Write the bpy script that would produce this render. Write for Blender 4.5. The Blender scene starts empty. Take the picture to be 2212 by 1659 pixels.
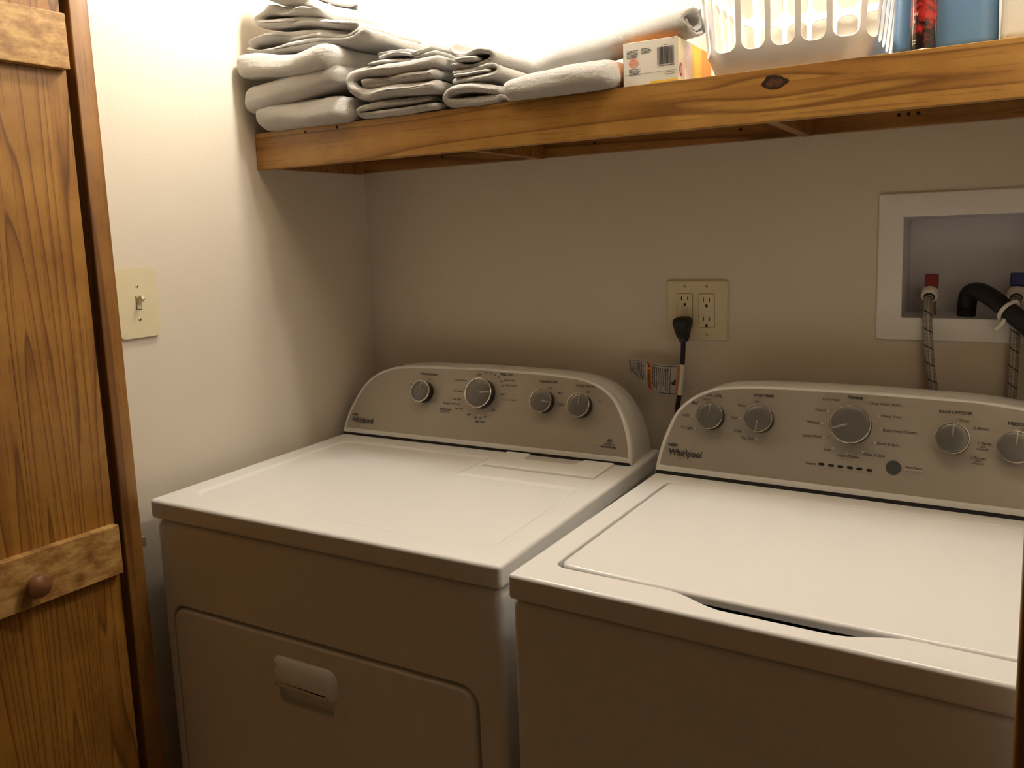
import bpy, bmesh, math, random
from mathutils import Vector, Matrix, noise
scene = bpy.context.scene
COL = scene.collection
R = math.radians

# ------------------------------------------------------------------ camera
cd = bpy.data.cameras.new('camera')
cam = bpy.data.objects.new('camera', cd); COL.objects.link(cam)
cam.location = (1.3533, -1.6013, 1.3692)
cam.rotation_mode = 'XYZ'; cam.rotation_euler = (1.4329, 0.0349, 0.5221)
cd.sensor_fit = 'HORIZONTAL'; cd.sensor_width = 36.0
cd.lens = 1779.83 / 2212 * 36.0
cd.shift_x = -14.17 / 2212; cd.shift_y = -80.71 / 2212
cd.clip_start = 0.02; cd.clip_end = 50
scene.camera = cam
# ------------------------------------------------------------------ world: a dim, warm hallway in front of the closet
w = bpy.data.worlds.new('hallway'); scene.world = w; w.use_nodes = True
bg = w.node_tree.nodes['Background']
bg.inputs[0].default_value = (1.0, 0.60, 0.27, 1); bg.inputs[1].default_value = 0.053
scene.view_settings.view_transform = 'Standard'; scene.view_settings.look = 'None'
scene.view_settings.gamma = 1.0; scene.view_settings.use_curve_mapping = False
scene.view_settings.exposure = -0.08
LAMP_COLOR = (1.0, 0.935, 0.82)
LAMPS = [((0.32, -0.400, 2.06), 330.0), ((1.20, -0.455, 2.27), 290.0)]   # position of bulb, emission strength

# ------------------------------------------------------------------ helpers
INV = {}
def setp(o, label=None, cat=None, group=None, kind=None):
    if label: o['label'] = label
    if cat: o['category'] = cat
    if group: o['group'] = group
    if kind: o['kind'] = kind
    return o
def thing(name, label, cat, loc=(0, 0, 0), rz=0.0, group=None, kind=None):
    o = bpy.data.objects.new(name, None); COL.objects.link(o)
    o.empty_display_size = 0.02
    o.location = loc; o.rotation_euler = (0, 0, rz)
    INV[o.name] = (Matrix.Translation(loc) @ Matrix.Rotation(rz, 4, 'Z')).inverted()
    return setp(o, label, cat, group, kind)
def finish(me, smooth, angle):
    if smooth:
        me.shade_smooth()
        me.set_sharp_from_angle(angle=R(angle))
def obj(name, bm, mat, parent=None, world=False, smooth=True, angle=35, recalc=True):
    if recalc: bmesh.ops.recalc_face_normals(bm, faces=bm.faces)
    me = bpy.data.meshes.new(name); bm.to_mesh(me); bm.free()
    return mobj(name, me, mat, parent, world, smooth, angle)
def mobj(name, me, mat, parent=None, world=False, smooth=True, angle=35):
    if world and parent is not None:
        top = parent
        while top.parent: top = top.parent
        if top.name in INV: me.transform(INV[top.name])
    if mat and not me.materials: me.materials.append(mat)
    finish(me, smooth, angle)
    o = bpy.data.objects.new(name, me); COL.objects.link(o)
    o.parent = parent
    if smooth and angle <= 50 and len(me.polygons) > 5:
        wn = o.modifiers.new('weighted_normal', 'WEIGHTED_NORMAL'); wn.keep_sharp = True; wn.mode = 'FACE_AREA_WITH_ANGLE'
    return o
def box(bm, x0, x1, y0, y1, z0, z1, bev=0.0, seg=3):
    r = bmesh.ops.create_cube(bm, size=1.0)
    for v in r['verts']:
        v.co = Vector(((x0+x1)/2+v.co.x*(x1-x0), (y0+y1)/2+v.co.y*(y1-y0), (z0+z1)/2+v.co.z*(z1-z0)))
    if bev:
        es = list({e for v in r['verts'] for e in v.link_edges})
        bmesh.ops.bevel(bm, geom=es, offset=bev, segments=seg, affect='EDGES', profile=0.5)
    return bm
def nbox(*a, **k):
    return box(bmesh.new(), *a, **k)
def lathe(bm, prof, n=32, mtx=Matrix.Identity(4), cap0=True, cap1=True):
    rings = []
    for r, h in prof:
        rings.append([bm.verts.new(mtx @ Vector((r*math.cos(2*math.pi*i/n), r*math.sin(2*math.pi*i/n), h))) for i in range(n)])
    for a, b in zip(rings, rings[1:]):
        for i in range(n): bm.faces.new((a[i], a[(i+1) % n], b[(i+1) % n], b[i]))
    if cap0: bm.faces.new(rings[0][::-1])
    if cap1: bm.faces.new(rings[-1])
    return bm
def catmull(pts, n):
    P = [Vector(p) for p in pts]; P = [P[0]*2-P[1]] + P + [P[-1]*2-P[-2]]
    out = []
    for i in range(1, len(P)-2):
        a, b, c, d = P[i-1:i+3]
        for k in range(n):
            t = k/n
            out.append(0.5*((2*b)+(c-a)*t+(2*a-5*b+4*c-d)*t*t+(3*b-a-3*c+d)*t**3))
    out.append(P[-2].copy()); return out
def tube(bm, pts, rad, n=14, per=8, ridged=0.0, cap=True, uvl=None, flat=1.0):
    path = catmull(pts, per); rings = []; L = 0.0; prev = None
    up = Vector((0.13, 0.97, 0.2))
    for i, p in enumerate(path):
        t = (path[min(i+1, len(path)-1)]-path[max(i-1, 0)]).normalized()
        if prev is None: u = (up-t*up.dot(t)).normalized()
        else: u = (prev-t*prev.dot(t)).normalized()
        prev = u; v = t.cross(u)
        if i: L += (p-path[i-1]).length
        rr = rad*(1-ridged*(i % 2))
        rings.append(([bm.verts.new(p+u*rr*flat*math.cos(2*math.pi*k/n)+v*rr*math.sin(2*math.pi*k/n)) for k in range(n)], L))
    for (a, la), (b, lb) in zip(rings, rings[1:]):
        for k in range(n):
            f = bm.faces.new((a[k], a[(k+1) % n], b[(k+1) % n], b[k]))
            if uvl:
                for lp, (uu, vv) in zip(f.loops, ((k/n, la), ((k+1)/n, la), ((k+1)/n, lb), (k/n, lb))): lp[uvl].uv = (uu, vv)
    if cap: bm.faces.new(rings[0][0][::-1]); bm.faces.new(rings[-1][0])
    return bm
def rrect(x0, x1, y0, y1, r, n=6):
    """rounded rectangle, counter-clockwise 2D points; r one radius or (bl, br, tr, tl)"""
    if not isinstance(r, tuple): r = (r,)*4
    out = []
    for cx, cy, rr, a0 in ((x0+r[0], y0+r[0], r[0], 180), (x1-r[1], y0+r[1], r[1], 270), (x1-r[2], y1-r[2], r[2], 0), (x0+r[3], y1-r[3], r[3], 90)):
        for k in range(n+1):
            a = R(a0+90*k/n); out.append((cx+rr*math.cos(a), cy+rr*math.sin(a)))
    return out
def inset(pts, d):
    n = len(pts); out = []
    for i in range(n):
        p = Vector(pts[i]).to_2d(); a = Vector(pts[i-1]).to_2d(); b = Vector(pts[(i+1) % n]).to_2d()
        e1 = (p-a); e2 = (b-p)
        if e1.length < 1e-7: e1 = e2
        if e2.length < 1e-7: e2 = e1
        n1 = Vector((-e1.y, e1.x)).normalized(); n2 = Vector((-e2.y, e2.x)).normalized()
        m = (n1+n2); m.normalize(); c = max(0.4, m.dot(n1))
        out.append(tuple(p+m*d/c))
    return out
def loop(bm, pts3):
    return [bm.verts.new(p) for p in pts3]
def bridge(bm, a, b):
    n = len(a)
    for i in range(n):
        try: bm.faces.new((a[i], a[(i+1) % n], b[(i+1) % n], b[i]))
        except ValueError: pass
def edges_of(bm, vs):
    out = []
    for i in range(len(vs)):
        e = bm.edges.get((vs[i], vs[(i+1) % len(vs)])) or bm.edges.new((vs[i], vs[(i+1) % len(vs)]))
        out.append(e)
    return out
def open_face(bm, normal):
    """remove the biggest face looking along normal; return its verts in order"""
    bm.normal_update(); nv = Vector(normal)
    f = max((f for f in bm.faces if f.normal.dot(nv) > 0.99), key=lambda f: f.calc_area())
    vs = list(f.verts); bmesh.ops.delete(bm, geom=[f], context='FACES_ONLY'); return vs
def recess(bm, normal, loops, close=True):
    """cut a recess into the largest face looking along normal: loops = successive equal-length 3D loops"""
    vs = open_face(bm, normal); ls = [loop(bm, l) for l in loops]
    bmesh.ops.triangle_fill(bm, use_beauty=True, use_dissolve=False, edges=edges_of(bm, vs)+edges_of(bm, ls[0]), normal=Vector(normal))
    for a, b in zip(ls, ls[1:]): bridge(bm, a, b)
    if close: bm.faces.new(ls[-1])
    return ls
def slab(bm, pts2, h0, h1, bev, M=None, seg=3):
    """extruded 2D outline with rounded upper edge, in frame f(x, y, h)"""
    f = M or (lambda x, y, h: Vector((x, y, h)))
    rings = [loop(bm, [f(x, y, h0) for x, y in pts2])]
    for k in range(seg+1):
        a = math.pi/2*k/seg
        rings.append(loop(bm, [f(x, y, h1-bev+bev*math.sin(a)) for x, y in inset(pts2, bev*(1-math.cos(a)))]))
    for a, b in zip(rings, rings[1:]): bridge(bm, a, b)
    bm.faces.new(rings[0][::-1]); bm.faces.new(rings[-1])
    return bm
def nz(p, s, seed=0.0):
    return noise.noise(Vector((p[0]*s+seed*7.3, p[1]*s-seed*3.1, p[2]*s+seed*1.7)))

# ------------------------------------------------------------------ text
def text_bm(bm, s, cx, cy, width, f, h=0.0, bold=0.0, shear=0.0, hscale=1.0, rot=0.0):
    cu = bpy.data.curves.new('print', 'FONT'); cu.body = s; cu.size = 1.0
    cu.align_x = 'LEFT'; cu.offset = bold; cu.shear = shear; cu.resolution_u = 3
    o = bpy.data.objects.new('print', cu)
    me = bpy.data.meshes.new_from_object(o)
    xs = [v.co.x for v in me.vertices]; ys = [v.co.y for v in me.vertices]
    if not xs: return
    k = width/(max(xs)-min(xs)); mx = (max(xs)+min(xs))/2
    my = 0.35 if s[0].isupper() or s[0].isdigit() else 0.28
    c, sn = math.cos(rot), math.sin(rot); vs = []
    for v in me.vertices:
        x = (v.co.x-mx)*k; y = (v.co.y-my)*k*hscale
        vs.append(bm.verts.new(f(cx+c*x-sn*y, cy+sn*x+c*y, h)))
    for p in me.polygons:
        try: bm.faces.new([vs[i] for i in p.vertices])
        except ValueError: pass
    bpy.data.objects.remove(o); bpy.data.curves.remove(cu); bpy.data.meshes.remove(me)
def quad(bm, f, x0, x1, y0, y1, h):
    return bm.faces.new([bm.verts.new(f(x, y, h)) for x, y in ((x0, y0), (x1, y0), (x1, y1), (x0, y1))])
def ellring(bm, f, cx, cy, rx, ry, t, h, rot=0.0, n=40, fill=False, a0=0, a1=360):
    c, s = math.cos(rot), math.sin(rot)
    def P(a, k):
        x = (rx+k)*math.cos(a); y = (ry+k)*math.sin(a); return bm.verts.new(f(cx+c*x-s*y, cy+s*x+c*y, h))
    A = [R(a0+(a1-a0)*i/n) for i in range(n+1)]
    if fill: bm.faces.new([P(a, 0) for a in A[:-1]]); return
    o = [P(a, t/2) for a in A]; q = [P(a, -t/2) for a in A]
    for i in range(n): bm.faces.new((o[i], o[i+1], q[i+1], q[i]))

# ------------------------------------------------------------------ materials
def new_mat(name):
    m = bpy.data.materials.new(name); m.use_nodes = True
    return m, m.node_tree, m.node_tree.nodes['Principled BSDF']
def bump(nt, b, src, strength, dist):
    bn = nt.nodes.new('ShaderNodeBump'); bn.inputs['Strength'].default_value = strength; bn.inputs['Distance'].default_value = dist
    nt.links.new(src, bn.inputs['Height']); nt.links.new(bn.outputs[0], b.inputs['Normal'])
def texnoise(nt, vec, scale, detail=4, rough=0.55):
    n = nt.nodes.new('ShaderNodeTexNoise'); n.inputs['Scale'].default_value = scale
    n.inputs['Detail'].default_value = detail; n.inputs['Roughness'].default_value = rough
    if vec: nt.links.new(vec, n.inputs['Vector'])
    return n
def ramp(nt, src, stops):
    r = nt.nodes.new('ShaderNodeValToRGB'); els = r.color_ramp.elements
    while len(els) < len(stops): els.new(0.5)
    for e, (p, c) in zip(els, stops): e.position = p; e.color = (*c, 1) if len(c) == 3 else c
    nt.links.new(src, r.inputs[0]); return r
def mix(nt, a, b, fac, mode='MIX'):
    m = nt.nodes.new('ShaderNodeMix'); m.data_type = 'RGBA'; m.blend_type = mode
    for sock, val in ((m.inputs['Factor'], fac), (m.inputs['A'], a), (m.inputs['B'], b)):
        if isinstance(val, (int, float)): sock.default_value = val
        elif isinstance(val, tuple): sock.default_value = (*val, 1)
        else: nt.links.new(val, sock)
    return m.outputs['Result']
def math_n(nt, op, a, b=None, c=None):
    m = nt.nodes.new('ShaderNodeMath'); m.operation = op
    for i, v in enumerate((a, b, c)):
        if v is None: continue
        if isinstance(v, (int, float)): m.inputs[i].default_value = v
        else: nt.links.new(v, m.inputs[i])
    return m.outputs[0]
def coords(nt, scale=None):
    tc = nt.nodes.new('ShaderNodeTexCoord')
    if not scale: return tc.outputs['Object']
    mp = nt.nodes.new('ShaderNodeMapping'); mp.inputs['Scale'].default_value = scale
    nt.links.new(tc.outputs['Object'], mp.inputs['Vector']); return mp.outputs[0]
def plain(name, col, rough=0.5, metal=0.0, var=0.04, scale=30, bmp=0.0, coat=0.0, spec=None):
    m, nt, b = new_mat(name)
    n = texnoise(nt, coords(nt), scale)
    dk = tuple(c*(1-var) for c in col); lt = tuple(min(1, c*(1+var)) for c in col)
    nt.links.new(ramp(nt, n.outputs['Fac'], ((0.3, dk), (0.7, lt))).outputs[0], b.inputs['Base Color'])
    b.inputs['Roughness'].default_value = rough; b.inputs['Metallic'].default_value = metal
    b.inputs['Coat Weight'].default_value = coat
    if spec is not None: b.inputs['Specular IOR Level'].default_value = spec
    if bmp: bump(nt, b, n.outputs['Fac'], bmp, 0.002)
    return m
def wood(name, along, across, light, mid, dark, wave=22, dist=5.0, rough=0.42, knot=None, blotch=0.25):
    """stained pine; along/across are 0,1,2 axes of the object's own space"""
    m, nt, b = new_mat(name)
    sc = [1.0, 1.0, 1.0]; sc[along] = 0.04
    base = coords(nt)
    if knot:
        kx, kz = knot
        sep = nt.nodes.new('ShaderNodeSeparateXYZ'); nt.links.new(base, sep.inputs[0])
        dx = math_n(nt, 'SUBTRACT', sep.outputs[0], kx); dz = math_n(nt, 'SUBTRACT', sep.outputs[2], kz)
        r2 = math_n(nt, 'ADD', math_n(nt, 'MULTIPLY', math_n(nt, 'MULTIPLY', dx, dx), 90), math_n(nt, 'MULTIPLY', math_n(nt, 'MULTIPLY', dz, dz), 500))
        g = math_n(nt, 'POWER', 2.718, math_n(nt, 'MULTIPLY', r2, -1.0))
        nzz = math_n(nt, 'SUBTRACT', sep.outputs[2], math_n(nt, 'MULTIPLY', math_n(nt, 'SIGN', dz), math_n(nt, 'MULTIPLY', g, 0.018)))
        cmb = nt.nodes.new('ShaderNodeCombineXYZ'); nt.links.new(sep.outputs[0], cmb.inputs[0]); nt.links.new(sep.outputs[1], cmb.inputs[1]); nt.links.new(nzz, cmb.inputs[2])
        base = cmb.outputs[0]
    mp = nt.nodes.new('ShaderNodeMapping'); mp.inputs['Scale'].default_value = sc; nt.links.new(base, mp.inputs['Vector'])
    oi = nt.nodes.new('ShaderNodeObjectInfo')
    add = nt.nodes.new('ShaderNodeVectorMath'); add.operation = 'ADD'; nt.links.new(mp.outputs[0], add.inputs[0])
    rs = nt.nodes.new('ShaderNodeVectorMath'); rs.operation = 'SCALE'; rs.inputs[0].default_value = (0.37, 0.73, 0.51); nt.links.new(oi.outputs['Random'], rs.inputs['Scale'])
    nt.links.new(rs.outputs[0], add.inputs[1]); vec = add.outputs[0]
    ng = texnoise(nt, vec, wave, 2.0, 0.45)
    fr = math_n(nt, 'FRACT', math_n(nt, 'MULTIPLY', ng.outputs['Fac'], dist))
    c1 = ramp(nt, fr, ((0.0, light), (0.45, light), (0.80, mid), (0.93, dark), (1.0, light)))
    sf = [260.0, 260.0, 260.0]; sf[along] = 7.0
    fib = texnoise(nt, coords(nt, sf), 1.0, 3)
    c2 = mix(nt, c1.outputs[0], dark, math_n(nt, 'MULTIPLY', math_n(nt, 'GREATER_THAN', fib.outputs['Fac'], 0.60), 0.45))
    bl = texnoise(nt, coords(nt), 9.0, 5, 0.6)
    c3 = mix(nt, c2, mid, ramp(nt, bl.outputs['Fac'], ((0.35, (0, 0, 0)), (0.7, (blotch*2,)*3))).outputs[0], 'MULTIPLY')
    if knot:
        kr = math_n(nt, 'ADD', math_n(nt, 'MULTIPLY', math_n(nt, 'MULTIPLY', dx, dx), 1.0/0.017**2), math_n(nt, 'MULTIPLY', math_n(nt, 'MULTIPLY', dz, dz), 1.0/0.0105**2))
        kn = math_n(nt, 'ADD', kr, math_n(nt, 'MULTIPLY', math_n(nt, 'SUBTRACT', texnoise(nt, coords(nt), 90, 5).outputs['Fac'], 0.5), 2.2))
        rc = ramp(nt, math_n(nt, 'MULTIPLY', kn, 0.5), ((0.0, (1, 1, 1)), (0.5, (1, 1, 1)), (0.62, (0, 0, 0))))
        core = ramp(nt, math_n(nt, 'MULTIPLY', kn, 0.5), ((0.0, (0.10, 0.045, 0.017)), (0.20, (0.06, 0.026, 0.010)), (0.33, (0.014, 0.008, 0.004)), (0.6, (0.035, 0.016, 0.006))))
        c3 = mix(nt, c3, core.outputs[0], rc.outputs[0])
    nt.links.new(c3, b.inputs['Base Color']); b.inputs['Roughness'].default_value = rough
    bump(nt, b, fib.outputs['Fac'], 0.12, 0.001)
    return m
def wall_mat(name, col):
    m, nt, b = new_mat(name); n = texnoise(nt, coords(nt), 140, 4); n2 = texnoise(nt, coords(nt), 2.0, 2)
    nt.links.new(ramp(nt, n2.outputs['Fac'], ((0.3, tuple(c*0.98 for c in col)), (0.7, col))).outputs[0], b.inputs['Base Color'])
    b.inputs['Roughness'].default_value = 0.6; bump(nt, b, n.outputs['Fac'], 0.12, 0.002); return m
def towel_mat():
    m, nt, b = new_mat('white_terry'); n = texnoise(nt, coords(nt), 620, 3, 0.7); n2 = texnoise(nt, coords(nt), 25, 3)
    nt.links.new(ramp(nt, n2.outputs['Fac'], ((0.3, (0.86, 0.83, 0.78)), (0.7, (0.91, 0.885, 0.84)))).outputs[0], b.inputs['Base Color'])
    b.inputs['Roughness'].default_value = 0.95; b.inputs['Specular IOR Level'].default_value = 0.1
    b.inputs['Sheen Weight'].default_value = 0.3; b.inputs['Sheen Roughness'].default_value = 0.5
    bump(nt, b, n.outputs['Fac'], 1.0, 0.006); return m
def braid_mat():
    m, nt, b = new_mat('braided_steel_hose')
    uv = nt.nodes.new('ShaderNodeUVMap'); sep = nt.nodes.new('ShaderNodeSeparateXYZ'); nt.links.new(uv.outputs[0], sep.inputs[0])
    t = math_n(nt, 'FRACT', math_n(nt, 'ADD', math_n(nt, 'MULTIPLY', sep.outputs[1], 34.0), sep.outputs[0]))
    line = math_n(nt, 'LESS_THAN', t, 0.07)
    fine = math_n(nt, 'MULTIPLY_ADD', math_n(nt, 'SINE', math_n(nt, 'MULTIPLY', sep.outputs[1], 2600.0)), 0.22, 0.78)
    fine2 = math_n(nt, 'MULTIPLY_ADD', math_n(nt, 'SINE', math_n(nt, 'MULTIPLY', sep.outputs[0], 62.8)), 0.22, 0.78)
    c = mix(nt, (0.03, 0.026, 0.022), (0.52, 0.48, 0.43), math_n(nt, 'MULTIPLY', fine, fine2))
    nt.links.new(mix(nt, c, (0.015, 0.012, 0.01), line), b.inputs['Base Color'])
    b.inputs['Roughness'].default_value = 0.4; b.inputs['Metallic'].default_value = 0.25; return m

M = {}
M['wall'] = wall_mat('wall_paint', (0.69, 0.62, 0.52))
M['ceil'] = wall_mat('ceiling_paint', (0.74, 0.70, 0.65))
M['enamel'] = plain('white_enamel', (0.84, 0.835, 0.825), 0.24, var=0.01, scale=6)
M['bezel'] = plain('white_plastic_bezel', (0.72, 0.71, 0.68), 0.35, var=0.01)
M['fascia'] = plain('silver_grey_fascia', (0.42, 0.385, 0.325), 0.40, 0.4, var=0.015, scale=300)
M['ink'] = plain('dark_grey_print', (0.035, 0.033, 0.032), 0.6)
M['ink_soft'] = plain('grey_print', (0.06, 0.056, 0.052), 0.6)
M['ink_faint'] = plain('faint_print', (0.24, 0.23, 0.21), 0.6)
M['pocket_shade'] = plain('grey_gap_shade', (0.50, 0.48, 0.44), 0.5)  # enamel greyed to put shade into the lid gap and pocket
M['print_white'] = plain('white_print', (0.75, 0.74, 0.7), 0.6)
M['skirt'] = plain('black_knob_plastic', (0.012, 0.012, 0.012), 0.45)
M['cap'] = plain('grey_knob_cap', (0.17, 0.165, 0.155), 0.3, 0.4, var=0.02)
M['chrome'] = plain('satin_chrome', (0.80, 0.75, 0.66), 0.22, 0.92, var=0.01)
M['pointer'] = plain('grey_pointer', (0.42, 0.40, 0.37), 0.3, 0.6, var=0.01)
M['button'] = plain('dark_green_grey_button', (0.055, 0.06, 0.055), 0.4)
M['black'] = plain('black_rubber', (0.006, 0.006, 0.006), 0.6)
M['shadow_gap'] = plain('gap_shade_black', (0.012, 0.012, 0.012), 0.8)  # black that stands in for shade in gaps; also colours the machine bases
M['ivory'] = plain('ivory_plastic', (0.70, 0.62, 0.42), 0.35, var=0.01)
M['ivory_dev'] = plain('ivory_receptacle', (0.72, 0.64, 0.45), 0.3, var=0.01)
M['screw'] = plain('painted_screw', (0.55, 0.50, 0.38), 0.35, 0.5)
M['slot'] = plain('dark_slot', (0.01, 0.008, 0.006), 0.8)
M['white_plastic'] = plain('white_plastic', (0.82, 0.81, 0.80), 0.4, var=0.01)
M['box_shade'] = plain('shaded_white_plastic', (0.66, 0.66, 0.70), 0.45, var=0.01)  # white plastic coloured greyer for the shade inside the recess
M['basket'] = plain('white_basket_plastic', (0.86, 0.85, 0.84), 0.35, var=0.01)
M['red'] = plain('red_plastic', (0.20, 0.012, 0.010), 0.45)
M['blue_handle'] = plain('blue_handle_plastic', (0.006, 0.02, 0.17), 0.45)
M['brass'] = plain('brass', (0.45, 0.36, 0.20), 0.35, 0.8)
M['braid'] = braid_mat()
M['towel'] = towel_mat()
M['blue'] = plain('blue_plastic', (0.13, 0.26, 0.45), 0.35, var=0.05, scale=12)
M['cream_plastic'] = plain('cream_white_plastic', (0.78, 0.75, 0.66), 0.45, var=0.02)
M['card'] = plain('white_card', (0.80, 0.77, 0.70), 0.6, var=0.02)
M['card_orange'] = plain('orange_card', (0.90, 0.30, 0.03), 0.55)
M['card_yellow'] = plain('yellow_card', (0.90, 0.60, 0.06), 0.55)
M['card_lemon'] = plain('pale_lemon_card', (0.86, 0.80, 0.45), 0.55)
M['card_pink'] = plain('pale_pink_card', (0.86, 0.70, 0.66), 0.55, var=0.15, scale=60)
M['stamp'] = plain('salmon_print', (0.80, 0.30, 0.18), 0.6)
M['magenta'] = plain('magenta_print', (0.55, 0.03, 0.20), 0.6)
M['tag'] = plain('white_tag_paper', (0.74, 0.72, 0.68), 0.6)
M['tag_orange'] = plain('orange_tag_print', (0.62, 0.20, 0.03), 0.6)
M['pine'] = wood('stained_pine_door', 2, 1, (0.39, 0.190, 0.034), (0.31, 0.135, 0.022), (0.16, 0.063, 0.010), wave=7.0, dist=42.0)
M['pine_x'] = wood('stained_pine_door_side', 2, 0, (0.29, 0.135, 0.030), (0.24, 0.105, 0.022), (0.15, 0.060, 0.013), wave=9, dist=9.0)
M['shelfwood'] = wood('stained_pine_shelf', 0, 2, (0.44, 0.240, 0.058), (0.38, 0.190, 0.042), (0.20, 0.090, 0.019), wave=9, dist=13.0, knot=(1.064, 1.5715-0.0), rough=0.4, blotch=0.2)
M['shelfdark'] = wood('stained_pine_cleat', 0, 2, (0.36, 0.17, 0.045), (0.28, 0.12, 0.03), (0.16, 0.065, 0.015), wave=9, dist=10.0)
M['plywood'] = wood('shelf_plywood', 0, 1, (0.50, 0.34, 0.17), (0.45, 0.29, 0.13), (0.34, 0.20, 0.08), wave=5, dist=12)
def batten_mat():
    m, nt, b = new_mat('blotchy_stained_batten')
    n = texnoise(nt, coords(nt, (1, 28, 60)), 1.0, 6, 0.65); f = texnoise(nt, coords(nt, (1, 30, 300)), 1.0, 3)
    c = ramp(nt, n.outputs['Fac'], ((0.30, (0.20, 0.09, 0.02)), (0.47, (0.40, 0.21, 0.06)), (0.62, (0.58, 0.36, 0.13))))
    nt.links.new(mix(nt, c.outputs[0], (0.22, 0.10, 0.025), math_n(nt, 'MULTIPLY', math_n(nt, 'GREATER_THAN', f.outputs['Fac'], 0.6), 0.3)), b.inputs['Base Color'])
    b.inputs['Roughness'].default_value = 0.45; return m
M['batten'] = batten_mat()
M['knobwood'] = plain('brown_wood_knob', (0.20, 0.085, 0.035), 0.35, var=0.15, scale=60)
def floor_mat():
    m, nt, b = new_mat('oak_floor'); n = texnoise(nt, coords(nt, (2, 30, 2)), 1.0, 5)
    nt.links.new(ramp(nt, n.outputs['Fac'], ((0.3, (0.22, 0.12, 0.05)), (0.7, (0.34, 0.20, 0.09)))).outputs[0], b.inputs['Base Color']); b.inputs['Roughness'].default_value = 0.4; return m
M['floor'] = floor_mat()
def can_mat():
    m, nt, b = new_mat('berry_can_print'); n = texnoise(nt, coords(nt), 75, 6, 0.7); n2 = texnoise(nt, coords(nt), 190, 4, 0.7)
    tc = nt.nodes.new('ShaderNodeTexCoord'); sep = nt.nodes.new('ShaderNodeSeparateXYZ'); nt.links.new(tc.outputs['Object'], sep.inputs[0])
    up = math_n(nt, 'MULTIPLY_ADD', sep.outputs[2], 5.0, -0.18)
    t = math_n(nt, 'ADD', math_n(nt, 'ADD', math_n(nt, 'MULTIPLY', n.outputs['Fac'], 0.9), math_n(nt, 'MULTIPLY', n2.outputs['Fac'], 0.35)), math_n(nt, 'MINIMUM', up, 0.05))
    nt.links.new(ramp(nt, t, ((0.52, (0.012, 0.007, 0.006)), (0.62, (0.08, 0.018, 0.012)), (0.68, (0.42, 0.02, 0.018)), (0.90, (0.60, 0.04, 0.03)))).outputs[0], b.inputs['Base Color'])
    b.inputs['Roughness'].default_value = 0.25; return m
M['can'] = can_mat()
def bulb_mat(strength):
    m, nt, b = new_mat('lit_bulb_glass'); b.inputs['Base Color'].default_value = (1, 0.95, 0.85, 1)
    b.inputs['Emission Color'].default_value = (*LAMP_COLOR, 1); b.inputs['Emission Strength'].default_value = strength; return m

# ------------------------------------------------------------------ structure
CW = 1.56          # closet width
def struct(name, bm, mat, label=None):
    o = obj(name, bm, mat, smooth=False); o['kind'] = 'structure'
    if label: o['label'] = label
    return o
bm = bmesh.new()      # back wall with the hole of the recessed washer box
HX0, HX1, HZ0, HZ1 = 1.2095, 1.4205, 1.194, 1.374
for a in ((-0.12, HX0, 0, 2.40), (HX1, CW+0.12, 0, 2.40), (HX0, HX1, 0, HZ0), (HX0, HX1, HZ1, 2.40)):
    box(bm, a[0], a[1], 0.0, 0.12, a[2], a[3])
struct('wall_back', bm, M['wall'], 'warm white painted back wall of the laundry closet')
struct('wall_left', nbox(-0.12, 0.0, -0.755, 0.0, 0, 2.40), M['wall'], 'warm white painted left wall with the light switch')
struct('wall_right', nbox(CW, CW+0.12, -0.755, 0.0, 0, 2.40), M['wall'])
bm = nbox(-0.7, -0.0, -0.875, -0.756, 0, 2.40); box(bm, 1.397, CW+0.7, -0.875, -0.756, 0, 2.40); box(bm, 0.0, 1.397, -0.875, -0.756, 2.08, 2.40)
struct('wall_front', bm, M['wall'])
struct('ceiling', nbox(-0.12, CW+0.12, -0.755, 0.12, 2.40, 2.46), M['ceil'])
struct('floor', nbox(-1.6, 3.2, -3.2, 0.12, -0.04, 0.0), M['floor'])
struct('trim_1', nbox(0.0005, 0.050, -0.756, -0.7215, 0.0, 2.08, bev=0.003, seg=3), M['pine_x'], 'brown stained wooden jamb strip beside the open door').data.shade_smooth()
struct('trim_2', nbox(1.3875, 1.3965, -0.8755, -0.756, 0.0, 2.08, bev=0.001, seg=2), M['pine_x'], 'dark stained wooden jamb at the right side of the closet opening')
struct('trim_3', nbox(1.3800, 1.4500, -0.8950, -0.8757, 0.0, 2.14, bev=0.004, seg=3), M['pine_x'], 'dark stained wooden casing board beside the washer').data.shade_smooth()

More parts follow.
